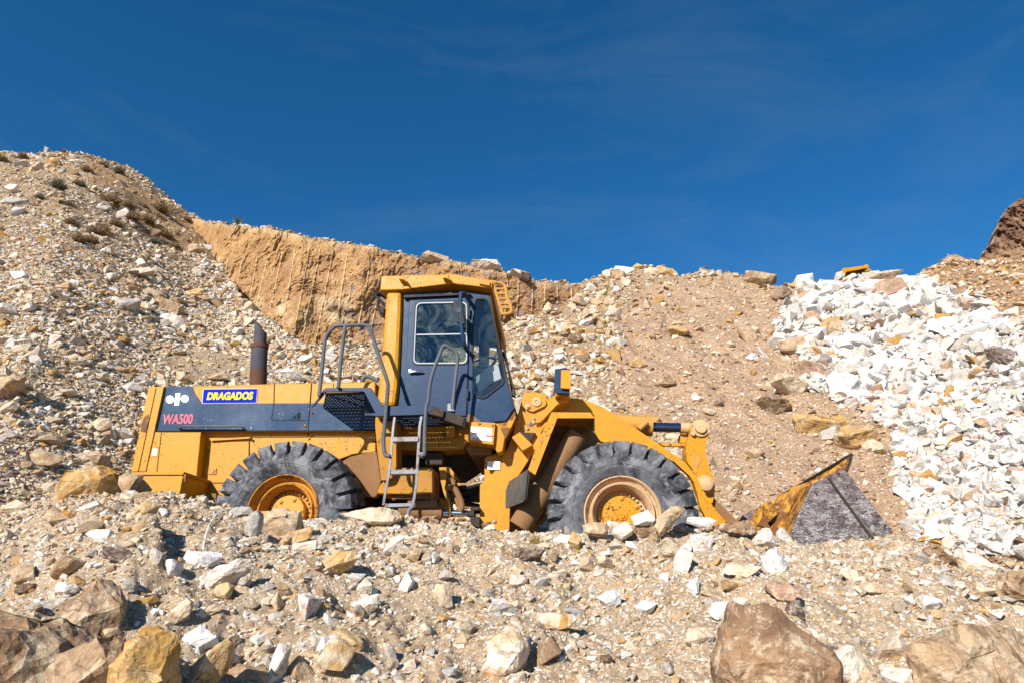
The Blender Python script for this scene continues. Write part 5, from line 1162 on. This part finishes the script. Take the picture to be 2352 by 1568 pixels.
# lift arms
arm = [(560, 368), (640, 366), (740, 369), (830, 380), (900, 402), (1000, 442), (1090, 495), (1180, 560), (1300, 638), (1400, 705), (1500, 775), (1580, 828), (1650, 880), (1705, 945), (1745, 1010), (1785, 1085), (1830, 1170), (1900, 1265), (1965, 1340), (1900, 1420), (1830, 1400), (1800, 1290), (1765, 1230), (1745, 1130), (1720, 1040), (1680, 980), (1560, 870), (1400, 790), (1240, 740), (1010, 720), (880, 690), (700, 560)]
la = plate('lift_arm', M_Y, mp(z4, arm), .74, .83, .008)
P_('lift_arm', M_YD, lambda b: b.slab([[M(x, y, .74) + NV * 1.38 for x, y in mp(z4, arm)]], NV * .09), bevel=.008)
P_('cross_tube', M_BR, lambda b: (b.tube([M(*z4(840, 720), .83), M(*z4(840, 720), 2.2)], .16, 20), b.lathe(M(*z4(832, 700), .70), NV, [(0, 0), (.10, 0), (.20, .02), (.20, .1), (0, .1)], 28)))
P_('lift_cylinder', M_BR, lambda b: (b.tube([M(*z4(800, 660), .42), M(*z4(350, 1385), .42)], .125, 24, .135), b.tube([M(*z4(560, 1290), .6), M(*z4(400, 1440), .6)], .04, 10)))
# dump cylinder and bell crank on the centre line
dcx = P_('dump_cylinder', M_YD, lambda b: (b.tube([M(*z4(900, 560), 1.45), M(*z4(1370, 590), 1.45)], .125, 26), b.tube([M(*z4(1340, 588), 1.45), M(*z4(1388, 590), 1.45)], .138, 26), b.tube([M(*z4(1285, 615), 1.28), M(*z4(1350, 560), 1.28)], .035, 10)))
P_('cylinder_rod', M_CHRD, lambda b: b.tube([M(*z4(1385, 600), 1.45), M(*z4(1615, 606), 1.45)], .062, 22), parent=dcx)
P_('rod_eye', M_RIM, lambda b: (b.tube([M(*z4(1610, 606), 1.45), M(*z4(1700, 612), 1.45)], .07, 18)), parent=dcx, bevel=0)
bell = [(1690, 640), (1685, 600), (1705, 562), (1760, 545), (1810, 560), (1833, 605), (1830, 680), (1808, 740), (1812, 830), (1840, 920), (1868, 990), (1882, 1060), (1872, 1140), (1862, 1200), (1800, 1180), (1745, 1080), (1720, 950), (1665, 880), (1650, 800), (1660, 720)]
bc = plate('bell_crank', M_Y, rnd(mp(z4, bell), .3, 3), 1.30, 1.60, .02)
P_('pocket', M_YD, lambda b: b.plate(rnd(mp(z4, [(1700, 825), (1772, 812), (1780, 860), (1745, 910), (1735, 970), (1712, 950), (1690, 880)]), .35), 1.292, 1.2985), parent=bc, bevel=0)
for x_, y_, d_, pr_ in ((1765, 612, 1.30, [(.115, 0), (.11, .03), (.08, .035), (.07, .07), (.02, .075), (0, .06)]), (1705, 655, 1.30, [(.03, 0), (.03, .05), (0, .055)]), (1800, 1052, 1.28, [(.115, 0), (.11, .05), (.095, .06), (.085, .10), (.04, .12), (0, .12)])):
    P_('pivot_pin', M_RIM, lambda b: b.lathe(M(*z4(x_, y_), d_), -NV, pr_, 32), parent=bc)
P_('link_bar', M_YD, lambda b: (b.plate(mp(z4, [(1440, 722), (1660, 728), (1660, 752), (1480, 750)]), 1.5, 1.56), b.plate(mp(z4, [(1610, 655), (1680, 655), (1660, 725), (1610, 722)]), 1.5, 1.7)), bevel=.004)
P_('bucket_link', M_BR, lambda b: (b.plate(mp(z4, [(1810, 1050), (1880, 1060), (1875, 1160), (2150, 1420), (2100, 1460), (1840, 1240)]), 1.38, 1.52)), bevel=.01)
# ---- bucket
sd = [(1240, 740), (1290, 712), (1500, 613), (1548, 642), (1640, 768), (1894, 1100), (1810, 1270), (1790, 1330), (1900, 1360), (1060, 1360), (1020, 1240), (1085, 1085), (1130, 968)]
bkt = plate('bucket', M_BUC, mp(z5, sd), -.10, -.05, .004, None, [circ(z5, x, y, r, r, 8) for x, y, r in ((1468, 663, 13), (1548, 775, 11), (1630, 885, 11), (1708, 997, 11), (1790, 1107, 11), (1265, 850, 17))])
bkt['label'] = 'bucket with scraped dark steel side and rusty yellow back'
P_('cutting_edge', M_BUC, lambda b: (b.plate(mp(z5, [(1894, 1098), (1925, 1130), (2045, 1300), (2080, 1350), (1790, 1350), (1812, 1268)]), -.13, -.06), b.plate(mp(z5, [(1885, 1095), (1896, 1100), (1815, 1275), (1800, 1270)]), -.145, -.13)), parent=bkt, bevel=.006)
P_('weld_strip', M_DK, lambda b: b.plate(mp(z5, [(1366, 690), (1382, 686), (1560, 930), (1775, 1225), (1760, 1240), (1545, 945)]), -.118, -.1005), parent=bkt, bevel=.004)
def shell(b):
    pr = [(1545, 645), (1500, 613), (1240, 740), (1130, 968), (1020, 1240), (1060, 1360), (2060, 1350)]
    near = [M(*z5(x, y), -.05) for x, y in pr]; n = len(near); skew = FV * .18
    V = near + [p + NV * 3.05 + skew * (0 if i > 3 else 1) for i, p in enumerate(near)]; F = [(i, i + 1, i + 1 + n, i + n) for i in range(1, n - 1)]
    b.add(V, F); V2 = [p + FV * .03 - UP * .02 for p in V]; b.add(V2, F)
P_('back_shell', M_YR, shell, parent=bkt)
P_('far_side_plate', M_BUC, lambda b: b.slab([[M(x, y, -.05) + NV * 3.05 for x, y in mp(z5, sd)]], NV * .05), parent=bkt)
def spill(b):
    near = [M(*z5(x, y), -.08) for x, y in ((1300, 690), (1580, 488), (1592, 520), (1548, 640), (1500, 613))]
    b.slab([near], NV * .04)
    t0, t1, t2 = M(*z5(1580, 487), -.06), M(*z5(1592, 522), -.06), M(*z5(1530, 625), -.06); q = NV * 3.05 + FV * .18
    b.add([t0, t1, t2, t0 + q, t1 + q, t2 + q], [(0, 2, 5, 3), (0, 1, 4, 3), (1, 2, 5, 4)])
P_('spill_guard', M_YR, spill, parent=bkt)
P_('rim_edge', M_DK, lambda b: (b.tube([M(*z5(1582, 489), -.08), M(*z5(1582, 489), -.08) + NV * 3.05 + FV * .18], .022, 6), b.plate(mp(z5, [(1578, 486), (1594, 515), (1550, 642), (1540, 632)]), -.11, -.081)), parent=bkt)
for dd in (.5, 1.1, 1.9, 2.4):
    P_('rib', M_YR, lambda b: b.slab([[M(x, y, -.05) + NV * dd + FV * .18 * dd / 3.05 for x, y in mp(z5, [(1500, 606), (1235, 735), (1120, 965), (1010, 1230), (930, 1230), (1040, 960), (1150, 715), (1380, 640)])]], NV * .05), parent=bkt, bevel=.004)
P_('rib', M_YR, lambda b: b.plate(mp(z5, [(805, 935), (985, 955), (830, 1100), (870, 1150), (750, 1120), (800, 1040)]), .9, 1.0), parent=bkt, bevel=.004)

bolts = [(z1, 1068, 855, DH - .006), (z1, 1026, 928, DH - .006), (z1, 1062, 985, .744), (z1, 1050, 1000, .744), (z1, 205, 820, DH - .006), (z3, 1250, 462, DC - .041), (z3, 1375, 480, DC - .041), (z3, 768, 910, .40), (z4, 1530, 735, 1.5), (z4, 1620, 740, 1.5), (z1, 340, 1225, .12), (z1, 716, 998, .70)]
for f, x, y, d in bolts:
    P_('bolt', M_YR, lambda b: b.lathe(M(*f(x, y), d), -NV, [(.017, 0), (.017, .01), (.009, .011), (.009, .018), (0, .018)], 6, False))
P_('latch_bracket', M_YR, lambda b: (b.plate(mp(z1, [(338, 1205), (346, 1205), (344, 1245), (336, 1245)]), .10, .125), b.tube([M(*z1(344, 1215), .3), M(*z1(408, 1240), .62)], .012, 6)), parent=step)
# ------------------------------------------------------------------ light
T = Vector((.44, .78, -.49)).normalized()
sun = bpy.data.lights.new('sun', 'SUN'); sun.energy = 5.0; sun.angle = math.radians(.53); sun.color = (1, .955, .89)
so = bpy.data.objects.new('sun', sun); C.objects.link(so); so.rotation_euler = T.to_track_quat('-Z', 'Y').to_euler()
w = bpy.data.worlds.new('World'); S.world = w; w.use_nodes = True; nt = w.node_tree; bg = nt.nodes['Background']
sky = nt.nodes.new('ShaderNodeTexSky'); sky.sky_type = 'NISHITA'; sky.sun_disc = False
sky.sun_elevation = math.asin(-T.z); sky.sun_rotation = math.atan2(-T.x, -T.y) % (2 * math.pi)
sky.altitude = 2600; sky.air_density = 1.0; sky.dust_density = .25; sky.ozone_density = 4.5
hs = nt.nodes.new('ShaderNodeHueSaturation'); hs.inputs['Saturation'].default_value = 1.24; hs.inputs['Hue'].default_value = .4945; hs.inputs['Value'].default_value = 1.1; nt.links.new(sky.outputs[0], hs.inputs['Color']); 
tc = nt.nodes.new('ShaderNodeTexCoord'); mpn = nt.nodes.new('ShaderNodeMapping'); mpn.inputs['Scale'].default_value = (1.2, 3.0, 4.5); mpn.inputs['Rotation'].default_value = (.3, .5, .9)
nt.links.new(tc.outputs['Generated'], mpn.inputs['Vector']); cn = nt.nodes.new('ShaderNodeTexNoise'); cn.inputs['Scale'].default_value = 1.4; cn.inputs['Detail'].default_value = 9; cn.inputs['Roughness'].default_value = .68; cn.inputs['Distortion'].default_value = .7
nt.links.new(mpn.outputs[0], cn.inputs['Vector']); cr = nt.nodes.new('ShaderNodeMapRange'); cr.inputs['From Min'].default_value = .47; cr.inputs['From Max'].default_value = .85; cr.inputs['To Max'].default_value = .17; nt.links.new(cn.outputs['Fac'], cr.inputs['Value'])
cm = nt.nodes.new('ShaderNodeMix'); cm.data_type = 'RGBA'; cm.inputs[7].default_value = (2.2, 2.9, 3.6, 1); nt.links.new(cr.outputs[0], cm.inputs[0]); nt.links.new(hs.outputs[0], cm.inputs[6]); nt.links.new(cm.outputs[2], bg.inputs[0]); bg.inputs[1].default_value = .085
S.view_settings.view_transform = 'Standard'; S.view_settings.look = 'None'; S.view_settings.exposure = .66; S.view_settings.gamma = 1
S.render.engine = 'CYCLES'; S.cycles.max_bounces = 6; S.cycles.transparent_max_bounces = 12
